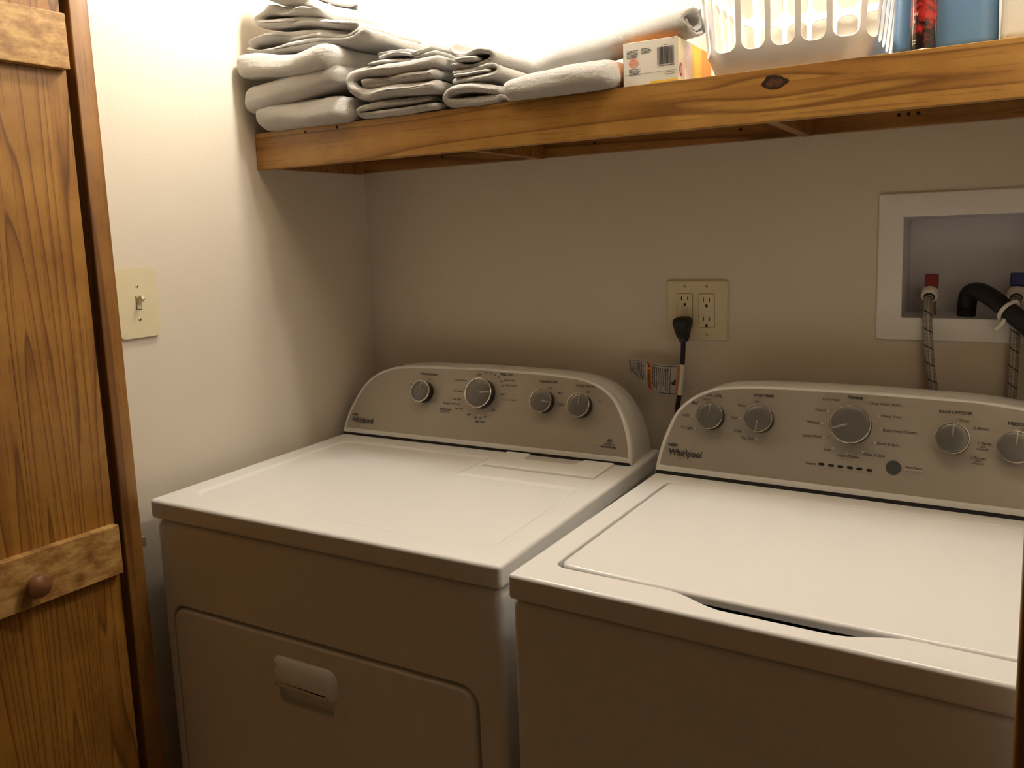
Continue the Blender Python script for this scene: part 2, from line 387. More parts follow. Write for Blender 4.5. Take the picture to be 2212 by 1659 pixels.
# ------------------------------------------------------------------ doors
def door_leaf(name, label, far, ang, side, width=0.40, knob=True):
    """leaf folded out towards the hall; far = its edge next to the jamb, side = +1 shows its face to +x"""
    t = thing(name, label, 'door', (far[0], far[1], 0.0), ang, kind='structure')
    if 'category' in t: del t['category']
    nb = 3; bw = (width)/nb
    for i in range(nb):       # vertical boards
        y1 = -0.001-i*bw; obj('board', nbox(min(0, -side*0.020), max(0, -side*0.020), y1-bw+0.0002, y1, 0.015, 2.05, bev=0.0004, seg=1), M['pine'], t)
    bs = side if knob else -side
    boff = 0.0 if knob else side*-0.0445
    for z0, z1 in ((0.20, 0.287), (0.8075, 0.8945), (1.6515, 1.7375)):
        obj('batten', nbox(boff+min(0, bs*0.018), boff+max(0, bs*0.018), -width+0.004, -0.003, z0, z1, bev=0.0018, seg=2), M['batten'], t)
    if knob:
        kb = bmesh.new(); mt = Matrix.Translation((side*0.018, -0.153, 0.846)) @ Matrix.Rotation(side*math.pi/2, 4, 'Y')
        lathe(kb, [(0.0085, 0.0), (0.0085, 0.006), (0.011, 0.009), (0.0175, 0.014), (0.0195, 0.020), (0.0175, 0.0265), (0.012, 0.030), (0.005, 0.0318), (0.001, 0.032)], 28, mt)
        obj('door_knob', kb, M['knobwood'], t)
    # the second leaf folded behind the first
    obj('rear_leaf', nbox(min(-side*0.024, -side*0.042), max(-side*0.024, -side*0.042), -width, -0.012, 0.015, 2.05, bev=0.002, seg=2), M['pine'], t)
    return t
door_leaf('door_1', 'open stained pine folding door with raised battens and round brown knob', (0.0430, -0.7665), R(-3.0), 1)
# small strike catch on the jamb
ct = thing('door_catch', 'tiny metal door catch on the brown jamb strip', 'door catch', (0.012, -0.7215, 0.80))
obj('catch_plate', nbox(0.004, 0.030, -0.7220, -0.7195, 0.790, 0.880, bev=0.0008), M['screw'], ct, world=True)
obj('catch_tongue', nbox(0.028, 0.038, -0.7200, -0.7055, 0.828, 0.848, bev=0.003), M['chrome'], ct, world=True)

# ------------------------------------------------------------------ ceiling lamps of the closet
for i, (p, s) in enumerate(LAMPS):
    t = thing('ceiling_lamp', ('bare bulb lampholder on the closet ceiling above the folded towels', 'bare bulb lampholder on the closet ceiling above the laundry basket')[i], 'lamp', (p[0], p[1], 2.40), group=None)
    bm = bmesh.new(); lathe(bm, [(0.055, 2.399), (0.055, 2.392), (0.04, 2.385), (0.014, 2.383), (0.014, p[2]+0.128), (0.024, p[2]+0.124), (0.024, p[2]+0.098), (0.018, p[2]+0.096)], 28, Matrix.Translation((p[0], p[1], 0)))
    obj('lampholder', bm, M['white_plastic'], t, world=True)
    bm = bmesh.new(); z = p[2]
    lathe(bm, [(0.013, z+0.100), (0.014, z+0.065), (0.024, z+0.035), (0.0305, z+0.010), (0.031, z-0.008), (0.025, z-0.025), (0.013, z-0.034), (0.002, z-0.036)], 24, Matrix.Translation((p[0], p[1], 0)))
    obj('bulb', bm, bulb_mat(s), t, world=True)

# ------------------------------------------------------------------ shelf
ST = 1.5917; SY = -0.3415
sh = thing('wall_shelf', 'long stained pine shelf with a knotty front board above the machines', 'shelf', (0.0, 0.0, 0.0))
obj('front_board', nbox(0.0006, CW-0.0006, SY, SY+0.019, 1.5169, ST, bev=0.0012, seg=2), M['shelfwood'], sh)
obj('shelf_top', nbox(0.0008, CW-0.0008, SY+0.019, -0.0006, 1.5795, ST-0.0006), M['plywood'], sh)
obj('back_cleat', nbox(0.0008, CW-0.0008, -0.019, -0.0006, 1.5243, 1.5795, bev=0.001), M['shelfdark'], sh)
obj('side_cleat', nbox(0.0006, 0.0195, SY+0.0192, -0.019, 1.5205, 1.5795, bev=0.001), M['shelfdark'], sh)
for x in (0.495, 1.040):
    obj('brace', nbox(x, x+0.018, SY+0.0192, -0.0192, 1.5215, 1.5795, bev=0.001), M['shelfdark'], sh)
for x, z in ((0.144, 1.583), (0.228, 1.585)):
    bm = bmesh.new(); lathe(bm, [(0.0028, 0), (0.0028, 0.0008)], 12, Matrix.Translation((x, SY-0.0001, z)) @ Matrix.Rotation(math.pi/2, 4, 'X')); obj('nail_head', bm, M['slot'], sh)
for x in (0.25, 0.63, 0.93, 1.20, 1.215, 1.23):
    bm = bmesh.new(); lathe(bm, [(0.003, 0), (0.003, 0.0008)], 12, Matrix.Translation((x, -0.0189, 1.545)) @ Matrix.Rotation(math.pi/2, 4, 'X')); obj('screw_head', bm, M['slot'], sh)

# ------------------------------------------------------------------ machines
TH = math.atan2(0.06, 0.16)
def face_fn(y0, z0):
    U = Vector((1, 0, 0)); V = Vector((0, math.sin(TH), math.cos(TH))); N = Vector((0, -math.cos(TH), math.sin(TH))); O = Vector((0, y0, z0))
    def f(u, v, h=0.0): return O+U*u+V*v+N*h
    f.mat = lambda u, v, h, rot: Matrix.Translation(f(u, v, h)) @ Matrix((U, V, N)).transposed().to_4x4() @ Matrix.Rotation(rot, 4, 'Z')
    return f
HALF = [(0.0, 0.0), (0.0008, 0.014), (0.0060, 0.0450), (0.0205, 0.0850), (0.0440, 0.1240), (0.0715, 0.1475), (0.1050, 0.1620), (0.1400, 0.1695), (0.2000, 0.1738)]
HALF_W = [(0.0, 0.0), (0.0012, 0.021), (0.0060, 0.0520), (0.0135, 0.0810), (0.0280, 0.1180), (0.0540, 0.1450), (0.0840, 0.1620), (0.1140, 0.1705), (0.1750, 0.1770)]
def console_outline(Wd, half):
    kx, kz = half[-1]
    left = [tuple(p) for p in catmull([Vector((*p, 0)) for p in half], 4)]
    left = [(p[0], p[1]) for p in left]
    k = Wd/2
    mid = [(kx+(k-kx)*i/4, kz+0.0022*math.sin(math.pi/2*i/4)) for i in range(1, 5)]
    right = [(Wd-x, y) for x, y in reversed(left+mid[:-1])]
    up = left+mid+right            # from bottom-left over the top to bottom-right
    return up[::-1]                # counter-clockwise seen from the front: bottom-right -> top -> bottom-left
KNOB = {}
def knob_parts(r):
    s = r/0.0247
    if r in KNOB: return KNOB[r]
    def mk(name, prof, n=40, cap0=True, cap1=True):
        bm = bmesh.new(); lathe(bm, [(a*s, h) for a, h in prof], n, cap0=cap0, cap1=cap1); bmesh.ops.recalc_face_normals(bm, faces=bm.faces)
        me = bpy.data.meshes.new(name); bm.to_mesh(me); bm.free(); return me
    sk = mk('knob', [(0.0225, 0.0), (0.0238, 0.0015), (0.0236, 0.016), (0.0225, 0.0175)]); sk.materials.append(M['skirt'])
    rg = mk('ring', [(0.0228, 0.0165), (0.0243, 0.0172), (0.0249, 0.0190), (0.0247, 0.0208), (0.0239, 0.0219), (0.0231, 0.0220), (0.0225, 0.0212), (0.0223, 0.0200)]); rg.materials.append(M['chrome'])
    cp = mk('cap', [(0.0223, 0.0195), (0.0221, 0.0204), (0.0212, 0.0209), (0.0120, 0.0212), (0.0010, 0.0213)]); cp.materials.append(M['cap'])
    bm = nbox(-0.0012*s, 0.0012*s, 0.0035*s, 0.0222*s, 0.0205, 0.0226, bev=0.0005, seg=2); me = bpy.data.meshes.new('pointer'); bm.to_mesh(me); bm.free(); me.materials.append(M['pointer'])
    for x in (sk, rg, cp, me): finish(x, True, 35)
    KNOB[r] = (sk, rg, cp, me); return KNOB[r]
def add_knob(root, f, u, v, r, cw):
    sk, rg, cp, pt = knob_parts(r)
    k = bpy.data.objects.new('knob', sk); COL.objects.link(k); k.parent = root; k.matrix_local = f.mat(u, v, 0.0004, R(-cw))
    for nm, me in (('ring', rg), ('cap', cp), ('pointer', pt)):
        c = bpy.data.objects.new(nm, me); COL.objects.link(c); c.parent = k
    return k
def console(root, Wd, y0, z0, yback, half):
    f = face_fn(y0, z0); out = console_outline(Wd, half); n = len(out)
    bm = bmesh.new()
    spec = [(0.0085, -0.0012), (0.0075, 0.0), (0.0045, -0.0004), (0.0016, -0.0028), (0.0, -0.0075), (0.0, -0.020)]
    rings = [loop(bm, [f(x, y, h) for x, y in inset(out, d)]) for d, h in spec]
    # straight lower band: keep the bottom strip wide
    for v, (x, y) in zip(rings[0], inset(out, spec[0][0])):
        if y < 0.0145: v.co = f(x, 0.0145, spec[0][1])
    for v, (x, y) in zip(rings[1], inset(out, spec[1][0])):
        if y < 0.0135: v.co = f(x, 0.0135, spec[1][1])
    for a, b in zip(rings, rings[1:]): bridge(bm, a, b)
    bm.faces.new(rings[-1])
    c = obj('console_bezel', bm, M['bezel'], root, angle=50)
    bm = bmesh.new()
    fl = [(x, max(y, 0.0145)) for x, y in inset(out, 0.0086)]
    bm.faces.new(loop(bm, [f(x, y, -0.0009) for x, y in fl]))
    fa = obj('console_face', bm, M['fascia'], root, smooth=False)
    bm = bmesh.new()          # rear shell of the console
    cx = Wd/2
    front = [f(x, y, -0.0205) for x, y in inset(out, 0.0012)]
    pts = [front]
    back = [Vector((cx+(x-cx)*0.975, yback, z0+max(0.0, y)*0.90)) for x, y in out]
    for k in range(1, 7):
        t = k/6; pts.append([a.lerp(b, t)+Vector((0, 0, 0.004*math.sin(math.pi*t)*(1 if a.z > z0+0.02 else 0))) for a, b in zip(front, back)])
    rr = [loop(bm, p) for p in pts]
    for a, b in zip(rr, rr[1:]): bridge(bm, a, b)
    bm.faces.new(rr[-1]); bm.faces.new(rr[0][::-1])
    obj('console_rear_cover', bm, M['bezel'], root, angle=50)
    obj('console_gap_shade', nbox(0.004, Wd-0.004, y0+0.0015, y0+0.05, z0-0.006, z0+0.004), M['shadow_gap'], root)  # black strip painted as the shade in the gap under the console
    return f, fa
def printing(root_face, f, items, mat, name, bold=0.0, h=0.0):
    for s, u, v, wd in items:
        bm = bmesh.new(); text_bm(bm, s, u, v, wd, f, h, bold); obj(name, bm, mat, root_face, smooth=False, recalc=False)
def brand(root_face, f, cu, cv, ring, s0, s1):
    bm = bmesh.new(); h = 0.0003
    text_bm(bm, 'Whirlpool', cu, cv-0.001, 0.0635, f, h, bold=0.022, hscale=1.12)
    ellring(bm, f, ring[0], ring[1], 0.0092, 0.0023, 0.0013, h, rot=-0.03)
    ellring(bm, f, ring[0], ring[1], 0.0050, 0.0008, 0.0008, h, rot=-0.03)
    obj('brand_logo', bm, M['ink'], root_face, smooth=False, recalc=False)
    bm = bmesh.new(); mx = (s0[0]+s1[0])/2; my = (s0[1]+s1[1])/2
    ellring(bm, f, mx, my, math.hypot(s1[0]-s0[0], s1[1]-s0[1])/2, 0.0052, 0.00055, h+0.0001, rot=math.atan2(s1[1]-s0[1], s1[0]-s0[0]), n=60, a0=75, a1=350)
    obj('logo_swirl', bm, M['ink_soft'], root_face, smooth=False, recalc=False)

# ---- dryer
DW = 0.7358; DT = 0.915
dr = thing('clothes_dryer', 'white front-load dryer with silver console and four knobs under the towel stacks', 'dryer', (0.0431, -0.6964, 0.0), 0.0138)
bm = nbox(0.004, DW-0.004, 0.0045, 0.655, 0.03, DT-0.0395, bev=0.013, seg=5)
dl = rrect(0.026, 0.690, 0.150, 0.722, (0.03, 0.03, 0.034, 0.034), 7)
P3 = lambda pts, y: [Vector((x, y, z)) for x, z in pts]
recess(bm, (0, -1, 0), [P3(dl, 0.0045), P3(inset(dl, 0.0015), 0.006), P3(inset(dl, 0.003), 0.022)])
obj('cabinet', bm, M['enamel'], dr)
obj('base', nbox(0.02, DW-0.02, 0.03, 0.64, 0.0, 0.031), M['shadow_gap'], dr)
obj('top_gap_shade', nbox(0.012, DW-0.012, 0.014, 0.64, DT-0.0396, DT-0.0345), M['shadow_gap'], dr)  # black filler, paints the shade of the gap under the lip
# top panel with the shallow tray, stepped around the lint lid
bm = nbox(0.0, DW, 0.0, 0.662, DT-0.036, DT, bev=0.0068, seg=5)
def tray(d):
    p = []
    x0, x1, y0, y1 = 0.044+d, 0.693-d, 0.048+d, 0.480-d
    def arc(cx, cy, r, a0, a1):
        for k in range(7): a = R(a0+(a1-a0)*k/6); p.append((cx+r*math.cos(a), cy+r*math.sin(a)))
    r = 0.035-d*0.5
    arc(x0+r, y0+r, r, 180, 270); arc(x1-r, y0+r, r, 270, 360)
    arc(x1-0.012, 0.362-d-0.012, 0.012, 0, 90)
    q = 0.010
    arc(0.437-d+q, 0.362-d+q, q, 270, 180)
    arc(0.437-d-q, y1-q, q, 0, 90); arc(x0+r, y1-r, r, 90, 180)
    return p
T3 = lambda pts, z: [Vector((x, y, z)) for x, y in pts]
recess(bm, (0, 0, 1), [T3(tray(0), DT), T3(tray(0.0025), DT-0.0007), T3(tray(0.0075), DT-0.0030), T3(tray(0.010), DT-0.0036)])
obj('top_panel', bm, M['enamel'], dr, angle=22)
# lint screen lid with finger pocket
lp = [(0.452, 0.416), (0.690, 0.416), (0.690, 0.516), (0.628, 0.516), (0.622, 0.478), (0.512, 0.478), (0.506, 0.516), (0.452, 0.516)]
bm = slab(bmesh.new(), lp, DT-0.001, DT+0.0042, 0.0012)
obj('lint_lid_gap_shade', slab(bmesh.new(), rrect(0.4505, 0.6915, 0.4145, 0.517, 0.002, 2), DT-0.001, DT+0.0004, 0.0001, None, 1), M['pocket_shade'], dr)  # grey sheet paints the shade around the lid and in the finger pocket
obj('lint_lid', bm, M['enamel'], dr, angle=25)
# door with moulded handle
bm = bmesh.new(); dd = inset(dl, 0.0075)
fr = lambda x, z, h: Vector((x, 0.020-h, z))
slab(bm, dd, 0.0, 0.0175, 0.006, fr, 4)
pk = rrect(0.288, 0.410, 0.598, 0.660, (0.012, 0.012, 0.004, 0.004), 5)
recess(bm, (0, -1, 0), [P3(pk, 0.0025), P3(inset(pk, 0.001), 0.0032), P3(inset(pk, 0.003), 0.014)])
door = obj('dryer_door', bm, M['enamel'], dr)
bm = bmesh.new()
hl = rrect(0.283, 0.421, 0.628, 0.682, (0.006, 0.012, 0.02, 0.012), 5)
prof = [(0.0, 0.0), (0.001, 0.006), (0.004, 0.0105), (0.009, 0.0135), (0.016, 0.0145)]
rg = [loop(bm, [Vector((x, 0.0027-h*(0.55+0.45*min(1, max(0, (0.682-z)/0.03))), z)) for x, z in inset(hl, d)]) for d, h in prof]
for a, b in zip(rg, rg[1:]): bridge(bm, a, b)
bm.faces.new(rg[-1])
obj('door_handle', bm, M['enamel'], door)
f, fa = console(dr, 0.7240, 0.5185, 0.917, 0.650, HALF)
for u, v, r, cw in ((0.2185, 0.1105, 0.0247, 12), (0.3690, 0.1165, 0.0330, 84), (0.5205, 0.1100, 0.0247, 96), (0.6056, 0.1072, 0.0247, 8)): add_knob(dr, f, u, v, r, cw)
HB = [("WRINKLE SHIELD",.2215,.1526,.0480),("TIMED DRY",.4219,.1627,.0345),("ACCUDRY",.2810,.0766,.0335),("AIR DRY",.3734,.0566,.0255),("TEMPERATURE",.5227,.1528,.0420),("CYCLE SIGNAL",.6083,.1489,.0415),
 ("OFF",.3527,.1587,.0100),("OFF",.4187,.1192,.0100),("OFF",.4012,.0835,.0100),("OFF",.3418,.0699,.0100),("SensorDrying",.6732,.0318,.0345)]
HL = [("On",.2255,.1418,.0070),("Off",.1790,.1262,.0078),("60",.3702,.1634,.0058),("50",.3813,.1629,.0058),("40",.3923,.1601,.0058),("30",.4027,.1556,.0058),("20",.4118,.1473,.0058),("10",.4157,.1371,.0056),
 ("Damp Dry",.4303,.1508,.0253),("Cool Down",.4357,.1397,.0285),("Wrinkle Shield",.3080,.1440,.0300),("Cool Down",.3046,.1196,.0274),("Less Dry",.3053,.1021,.0225),("Energy Preferred",.2926,.0912,.0425),
 ("Very Dry",.3141,.0814,.0219),("sensor dryer",.2797,.0708,.0245),("10",.3596,.0649,.0056),("20",.3717,.0652,.0058),("30",.3836,.0688,.0058),("Low",.5301,.1405,.0105),("Med",.5534,.1313,.0115),("High",.5599,.1083,.0110),
 ("Off",.6151,.1366,.0080),("On",.6419,.1207,.0073),("high efficiency",.6743,.0368,.0245)]
printing(fa, f, HB, M['ink'], 'bold_lettering', 0.022)
printing(fa, f, HL, M['ink_soft'], 'lettering', 0.010)
printing(fa, f, [("Wrinkle Shield",.4354,.1087,.0340),("steam",.6480,.0325,.0130)], M['ink_faint'], 'faint_lettering')
bm = bmesh.new(); ellring(bm, f, .6740, .0432, .0050, .0036, .0007, 0.0); text_bm(bm, 'he', .6740, .0436, .0062, f, 0.0, 0.03)
obj('efficiency_mark', bm, M['ink'], fa, smooth=False, recalc=False)
bm = bmesh.new()
for k in range(9): quad(bm, f, .5985+k*.0021, .5985+k*.0021+(.0016 if k % 3 else .0012), .1427, .1440, 0.0)
obj('fine_print', bm, M['ink_faint'], fa, smooth=False, recalc=False)
bm = bmesh.new(); ellring(bm, f, .369, .1165, .0470, .0470, .0006, 0.0, a0=255, a1=312); obj('dial_arc', bm, M['print_white'], fa, smooth=False, recalc=False)
brand(fa, f, .0552, .0364, (.0316, .0466), (.0440, .0225), (.0705, .0505))

# ---- washer
WW = 0.700; WT = 0.9189
wa = thing('washing_machine', 'white top-load washer with closed lid, silver console and a start button', 'washer', (0.8043, -0.7094, 0.0), -0.0288)
obj('cabinet', nbox(0.003, WW-0.003, 0.003, 0.650, 0.03, WT-0.0375, bev=0.010, seg=4), M['enamel'], wa)
obj('base', nbox(0.02, WW-0.02, 0.03, 0.63, 0.0, 0.031), M['shadow_gap'], wa)
obj('top_gap_shade', nbox(0.012, WW-0.012, 0.010, 0.63, WT-0.0380, WT-0.0330), M['shadow_gap'], wa)  # black filler, the lip gap's shade as colour
bm = nbox(0.0, WW, 0.0, 0.655, WT-0.0355, WT, bev=0.0058, seg=5)
def ss(a, b, x):
    t = min(1, max(0, (x-a)/(b-a))); return t*t*(3-2*t)
def rim(d):
    x0, x1, y0, y1 = 0.0385+d, WW-0.0385-d, 0.0500+d, 0.4770-d; r = 0.022-d; p = []
    def arc(cx, cy, a0):
        for k in range(7): a = R(a0+90*k/6); p.append((cx+r*math.cos(a), cy+r*math.sin(a)))
    arc(x0+r, y0+r, 180)
    for k in range(1, 40):
        x = x0+r+(x1-x0-2*r)*k/40
        p.append((x, y0-0.0260*ss(0.205, 0.285, x)*(1-ss(0.405, 0.485, x))))
    arc(x1-r, y0+r, 270); arc(x1-r, y1-r, 0); arc(x0+r, y1-r, 90)
    return p
recess(bm, (0, 0, 1), [T3(rim(0), WT), T3(rim(0.0012), WT-0.0004), T3(rim(0.0025), WT-0.002), T3(rim(0.003), WT-0.030)])
obj('top_panel', bm, M['enamel'], wa, angle=22)
obj('tub_opening_shade', slab(bmesh.new(), rim(0.0034), WT-0.0299, WT-0.0285, 0.0002, None, 1), M['shadow_gap'], wa)  # black plate on the recess floor stands in for the deep, unlit tub
obj('under_lid_shade', nbox(0.07, WW-0.07, 0.085, 0.45, WT-0.0286, WT-0.0098), M['shadow_gap'], wa)  # black block added to paint the gap under the lid dark
ldp = []
x0, x1, y0, y1, r = 0.0465, WW-0.0465, 0.0580, 0.4690, 0.018
for k in range(7): a = R(180+90*k/6); ldp.append((x0+r+r*math.cos(a), y0+r+r*math.sin(a)))
for k in range(1, 24): x = x0+r+(x1-x0-2*r)*k/24; ldp.append((x, y0-0.006*math.sin(math.pi*(x-x0)/(x1-x0))))
for cx, cy, a0 in ((x1-r, y0+r, 270), (x1-r, y1-r, 0), (x0+r, y1-r, 90)):
    for k in range(7): a = R(a0+90*k/6); ldp.append((cx+r*math.cos(a), cy+r*math.sin(a)))
obj('lid', slab(bmesh.new(), ldp, WT-0.0100, WT+0.0015, 0.0055, None, 5), M['enamel'], wa, angle=22)
f, fa = console(wa, 0.690, 0.5087, 0.9215, 0.648, HALF_W)
for u, v, r, cw in ((0.0981, 0.1110, 0.0247, 5), (0.1853, 0.1138, 0.0247, 184), (0.3358, 0.1178, 0.0325, 250), (0.4858, 0.1095, 0.0247, 3), (0.5704, 0.1043, 0.0247, 3)): add_knob(wa, f, u, v, r, cw)
HB = [("SOIL LEVEL",.0977,.1504,.0300),("WASH TEMP",.1859,.1570,.0365),("Normal",.3377,.1654,.0240),("RINSE OPTIONS",.4866,.1526,.0455),("PRESOAK",.5741,.1420,.0310),("Progress",.2765,.0478,.0172),("Start / Pause",.4330,.0588,.0242)]
HL = [("Heavy",.0850,.1428,.0164),("Med",.0625,.1344,.0120),("Light",.0489,.1110,.0137),("Ex Light",.0537,.0878,.0222),("Hot",.1769,.1456,.0097),("Warm",.1490,.1366,.0153),("Cool",.1386,.1139,.0124),("Cold",.1471,.0902,.0125),("Tap Cold",.1659,.0793,.0232),
 ("Cold Wash",.2995,.1590,.0270),("Casual",.2839,.1399,.0170),("Delicate",.2740,.1180,.0212),("Quick Wash",.2742,.0941,.0306),("Soak",.3006,.0738,.0123),("Clean Washer",.3341,.0661,.0345),("Rinse & Spin",.3736,.0725,.0319),
 ("Drain & Spin",.3927,.0923,.0318),("Bulky Items /Sheets",.4091,.1148,.0496),("Heavy Duty",.3947,.1383,.0301),("Deep Water Wash",.3844,.1577,.0454),("1 Rinse",.4979,.1409,.0172),("2 Rinses",.5235,.1302,.0214),("1 Rinse",.5292,.1075,.0176),
 ("with",.5266,.1022,.0078),("softener",.5267,.0983,.0167),("2 Rinses",.5217,.0843,.0213),("with",.5211,.0798,.0078),("softener",.5212,.0756,.0167),("Off",.5784,.1340,.0066)]
HF = [("Sensing",.2934,.0421,.0118),("Wash",.3088,.0419,.0076),("Rinse",.3237,.0420,.0083),("Spin",.3386,.0422,.0066),("Done",.3534,.0420,.0072),("Locked",.3684,.0419,.0100),("Hold 3 Seconds",.4331,.0520,.0222),("to Cancel",.4330,.0482,.0140),("with affresh",.3317,.0606,.0200)]
printing(fa, f, HB, M['ink'], 'bold_lettering', 0.022)
printing(fa, f, HL, M['ink_soft'], 'lettering', 0.010)
printing(fa, f, HF, M['ink_faint'], 'small_lettering')
for u, v in ((.0613,.1102),(.0683,.0873),(.1485,.1133),(.1571,.09),(.1809,.0803),(.2966,.1389),(.2885,.1173),(.2932,.0943),(.3099,.0768),(.3324,.0707),(.3564,.0762),(.3741,.0929),(.3813,.1152),(.376,.1377)):
    bm = bmesh.new(); ellring(bm, f, u, v, .0014, .0014, .0008, 0.0, n=16); obj('setting_mark', bm, M['print_white'], fa, smooth=False, recalc=False)
bm = bmesh.new(); quad(bm, f, .4205, .4460, .0548, .0555, 0.0); obj('white_rule', bm, M['print_white'], fa, smooth=False, recalc=False)
bm = bmesh.new(); lathe(bm, [(0.0112, 0.0), (0.0112, 0.0016), (0.0104, 0.0024), (0.005, 0.0020), (0.001, 0.0019)], 36, f.mat(.4037, .0556, -0.0009, 0)); obj('start_button', bm, M['button'], wa)
for u, v in ((.2933,.0484),(.3086,.0479),(.3233,.0479),(.3382,.0477),(.3529,.0475),(.3682,.0472)):
    bm = slab(bmesh.new(), rrect(u-.0046, u+.0046, v-.0021, v+.0021, .0018, 4), -0.0009, 0.0004, 0.0004, f, 2); obj('indicator_light', bm, M['skirt'], wa)
brand(fa, f, .0553, .0416, (.0307, .0536), (.0442, .0285), (.0712, .0562))

# ------------------------------------------------------------------ light switch on the left wall
sy, sz = -0.6525, 1.2665
t = thing('light_switch', 'ivory toggle light switch on the left wall beside the door jamb', 'light switch', (0.0, sy, sz-0.059))
wf = lambda y, z, h: Vector((h, y, z))
obj('plate', slab(bmesh.new(), rrect(sy-0.0362, sy+0.0362, sz-0.059, sz+0.059, 0.0052, 4)[::-1], 0.0002, 0.0062, 0.0045, lambda y, z, h: Vector((h, 2*sy-y, z)), 4), M['ivory'], t, world=True, angle=50)
obj('toggle_slot', nbox(0.0055, 0.0066, sy-0.0054, sy+0.0054, sz-0.0125, sz+0.0125), M['slot'], t, world=True)
bm = bmesh.new(); box(bm, 0.0, 0.0068, -0.0046, 0.0046, -0.0115, 0.0115, bev=0.001)
obj('toggle_base', bm, M['ivory_dev'], t).location = (0.0005, 0, 0.059)
bm = bmesh.new(); rg = [loop(bm, [Vector((h, yy*wd, zz*hh)) for yy, zz in ((-1, -1), (1, -1), (1, 1), (-1, 1))]) for h, wd, hh in ((0, .0043, .0062), (0.011, .0036, .0046), (0.0165, .0034, .0038), (0.018, .0026, .0028))]
for a, b in zip(rg, rg[1:]): bridge(bm, a, b)
bm.faces.new(rg[-1]); bm.faces.new(rg[0][::-1])
tg = obj('toggle', bm, M['ivory_dev'], t); tg.location = (0.004, 0, 0.061); tg.rotation_euler = (0, R(-26), 0)
for dz in (-0.0302, 0.0302):
    bm = bmesh.new(); lathe(bm, [(0.0030, 0.0), (0.0030, 0.0006), (0.0022, 0.0013), (0.0005, 0.0015)], 16, Matrix.Translation((0.0060, sy, sz+dz)) @ Matrix.Rotation(math.pi/2, 4, 'Y'))
    s = obj('screw', bm, M['screw'], t, world=True)
    obj('screw_slot', nbox(0.0073, 0.0077, sy-0.0004, sy+0.0004, sz+dz-0.0024, sz+dz+0.0024), M['slot'], s, world=True)

# ------------------------------------------------------------------ outlet on the back wall
ox, oz = 0.8388, 1.2022
t = thing('wall_outlet', 'ivory double outlet plate on the back wall with a black plug in it', 'outlet', (ox, 0.0, oz-0.0608))
wo = lambda x, z, h: Vector((x, -h, z))
obj('plate', slab(bmesh.new(), rrect(ox-0.062, ox+0.062, oz-0.0608, oz+0.0608, 0.0052, 4), 0.0002, 0.0062, 0.0045, wo, 4), M['ivory'], t, world=True, angle=50)
for k, gx in enumerate((ox-0.0238, ox+0.0208)):
    obj('receptacle_gap', slab(bmesh.new(), rrect(gx-0.0163, gx+0.0163, oz-0.0338, oz+0.0338, 0.002, 3), 0.005, 0.0064, 0.0002, wo, 1), M['slot'], t, world=True)
    rc = obj('receptacle', slab(bmesh.new(), rrect(gx-0.0157, gx+0.0157, oz-0.0332, oz+0.0332, 0.002, 3), 0.005, 0.0074, 0.0007, wo, 2), M['ivory_dev'], t, world=True)
    for dz in ((0.0185, -0.0205) if k else (0.0205, -0.0205)):
        z = oz+dz; bm = bmesh.new()
        def sl(a, b, c, d): box(bm, gx+a, gx+b, -0.0077, -0.0070, z+c, z+d)
        sl(-0.0071, -0.0053, -0.001, 0.0085); sl(0.0053, 0.0070, -0.0005, 0.0070)
        if not k: sl(-0.0118, -0.0060, 0.0030, 0.0048)
        slab(bm, rrect(gx-0.0024, gx+0.0024, z-0.0115, z-0.0055, (0.0002, 0.0002, 0.0022, 0.0022), 4), 0.0070, 0.0077, 0.0002, wo, 1)
        obj('slots', bm, M['slot'], rc, world=True, smooth=False)
    if not k:
        for dz in (0.0035, -0.0040): obj('test_button', slab(bmesh.new(), rrect(gx-0.006, gx+0.006, oz+dz-0.0032, oz+dz+0.0032, 0.001, 3), 0.007, 0.0086, 0.0006, wo, 2), M['ivory_dev'], rc, world=True)
    for dz in (-0.0480, 0.0480):
        bm = bmesh.new(); lathe(bm, [(0.0030, 0.0), (0.0030, 0.0006), (0.0022, 0.0013), (0.0005, 0.0015)], 16, Matrix.Translation((gx, -0.0060, oz+dz)) @ Matrix.Rotation(math.pi/2, 4, 'X'))
        s = obj('screw', bm, M['screw'], t, world=True)
        a = (0.9, 0.2, -0.3, -0.4)[k*2+(dz > 0)]
        bm = nbox(-0.0024, 0.0024, -0.0077, -0.0073, -0.0004, 0.0004); so = obj('screw_slot', bm, M['slot'], s)
        so.matrix_local = Matrix.Translation((gx-ox, 0, oz+dz-(oz-0.0608))) @ Matrix.Rotation(1.57+a, 4, 'Y')

# ------------------------------------------------------------------ power cord with warning tag
pt = thing('power_cord', 'black power cord with plug and paper warning tag behind the machines', 'power cord', (0.8187, -0.02, 0.60))
px = 0.8190
bm = bmesh.new()
secs = [(1.1905, .0085, .014), (1.1890, .0125, .016), (1.1860, .0160, .018), (1.1800, .0172, .019), (1.1700, .0148, .0175), (1.1600, .0125, .0155), (1.1520, .0112, .013), (1.1485, .0108, .012), (1.1483, .0086, .010), (1.1415, .0082, .009)]
rg = []
for z, hw, hd in secs:
    rg.append(loop(bm, [Vector((px-0.002+(1.19-z)*-0.02+x, -0.0085-hd+y, z)) for x, y in rrect(-hw, hw, -hd, hd, min(hw, hd)*0.55, 4)]))
for a, b in zip(rg, rg[1:]): bridge(bm, a, b)
bm.faces.new(rg[0]); bm.faces.new(rg[-1][::-1])
obj('plug', bm, M['black'], pt, world=True, angle=45)
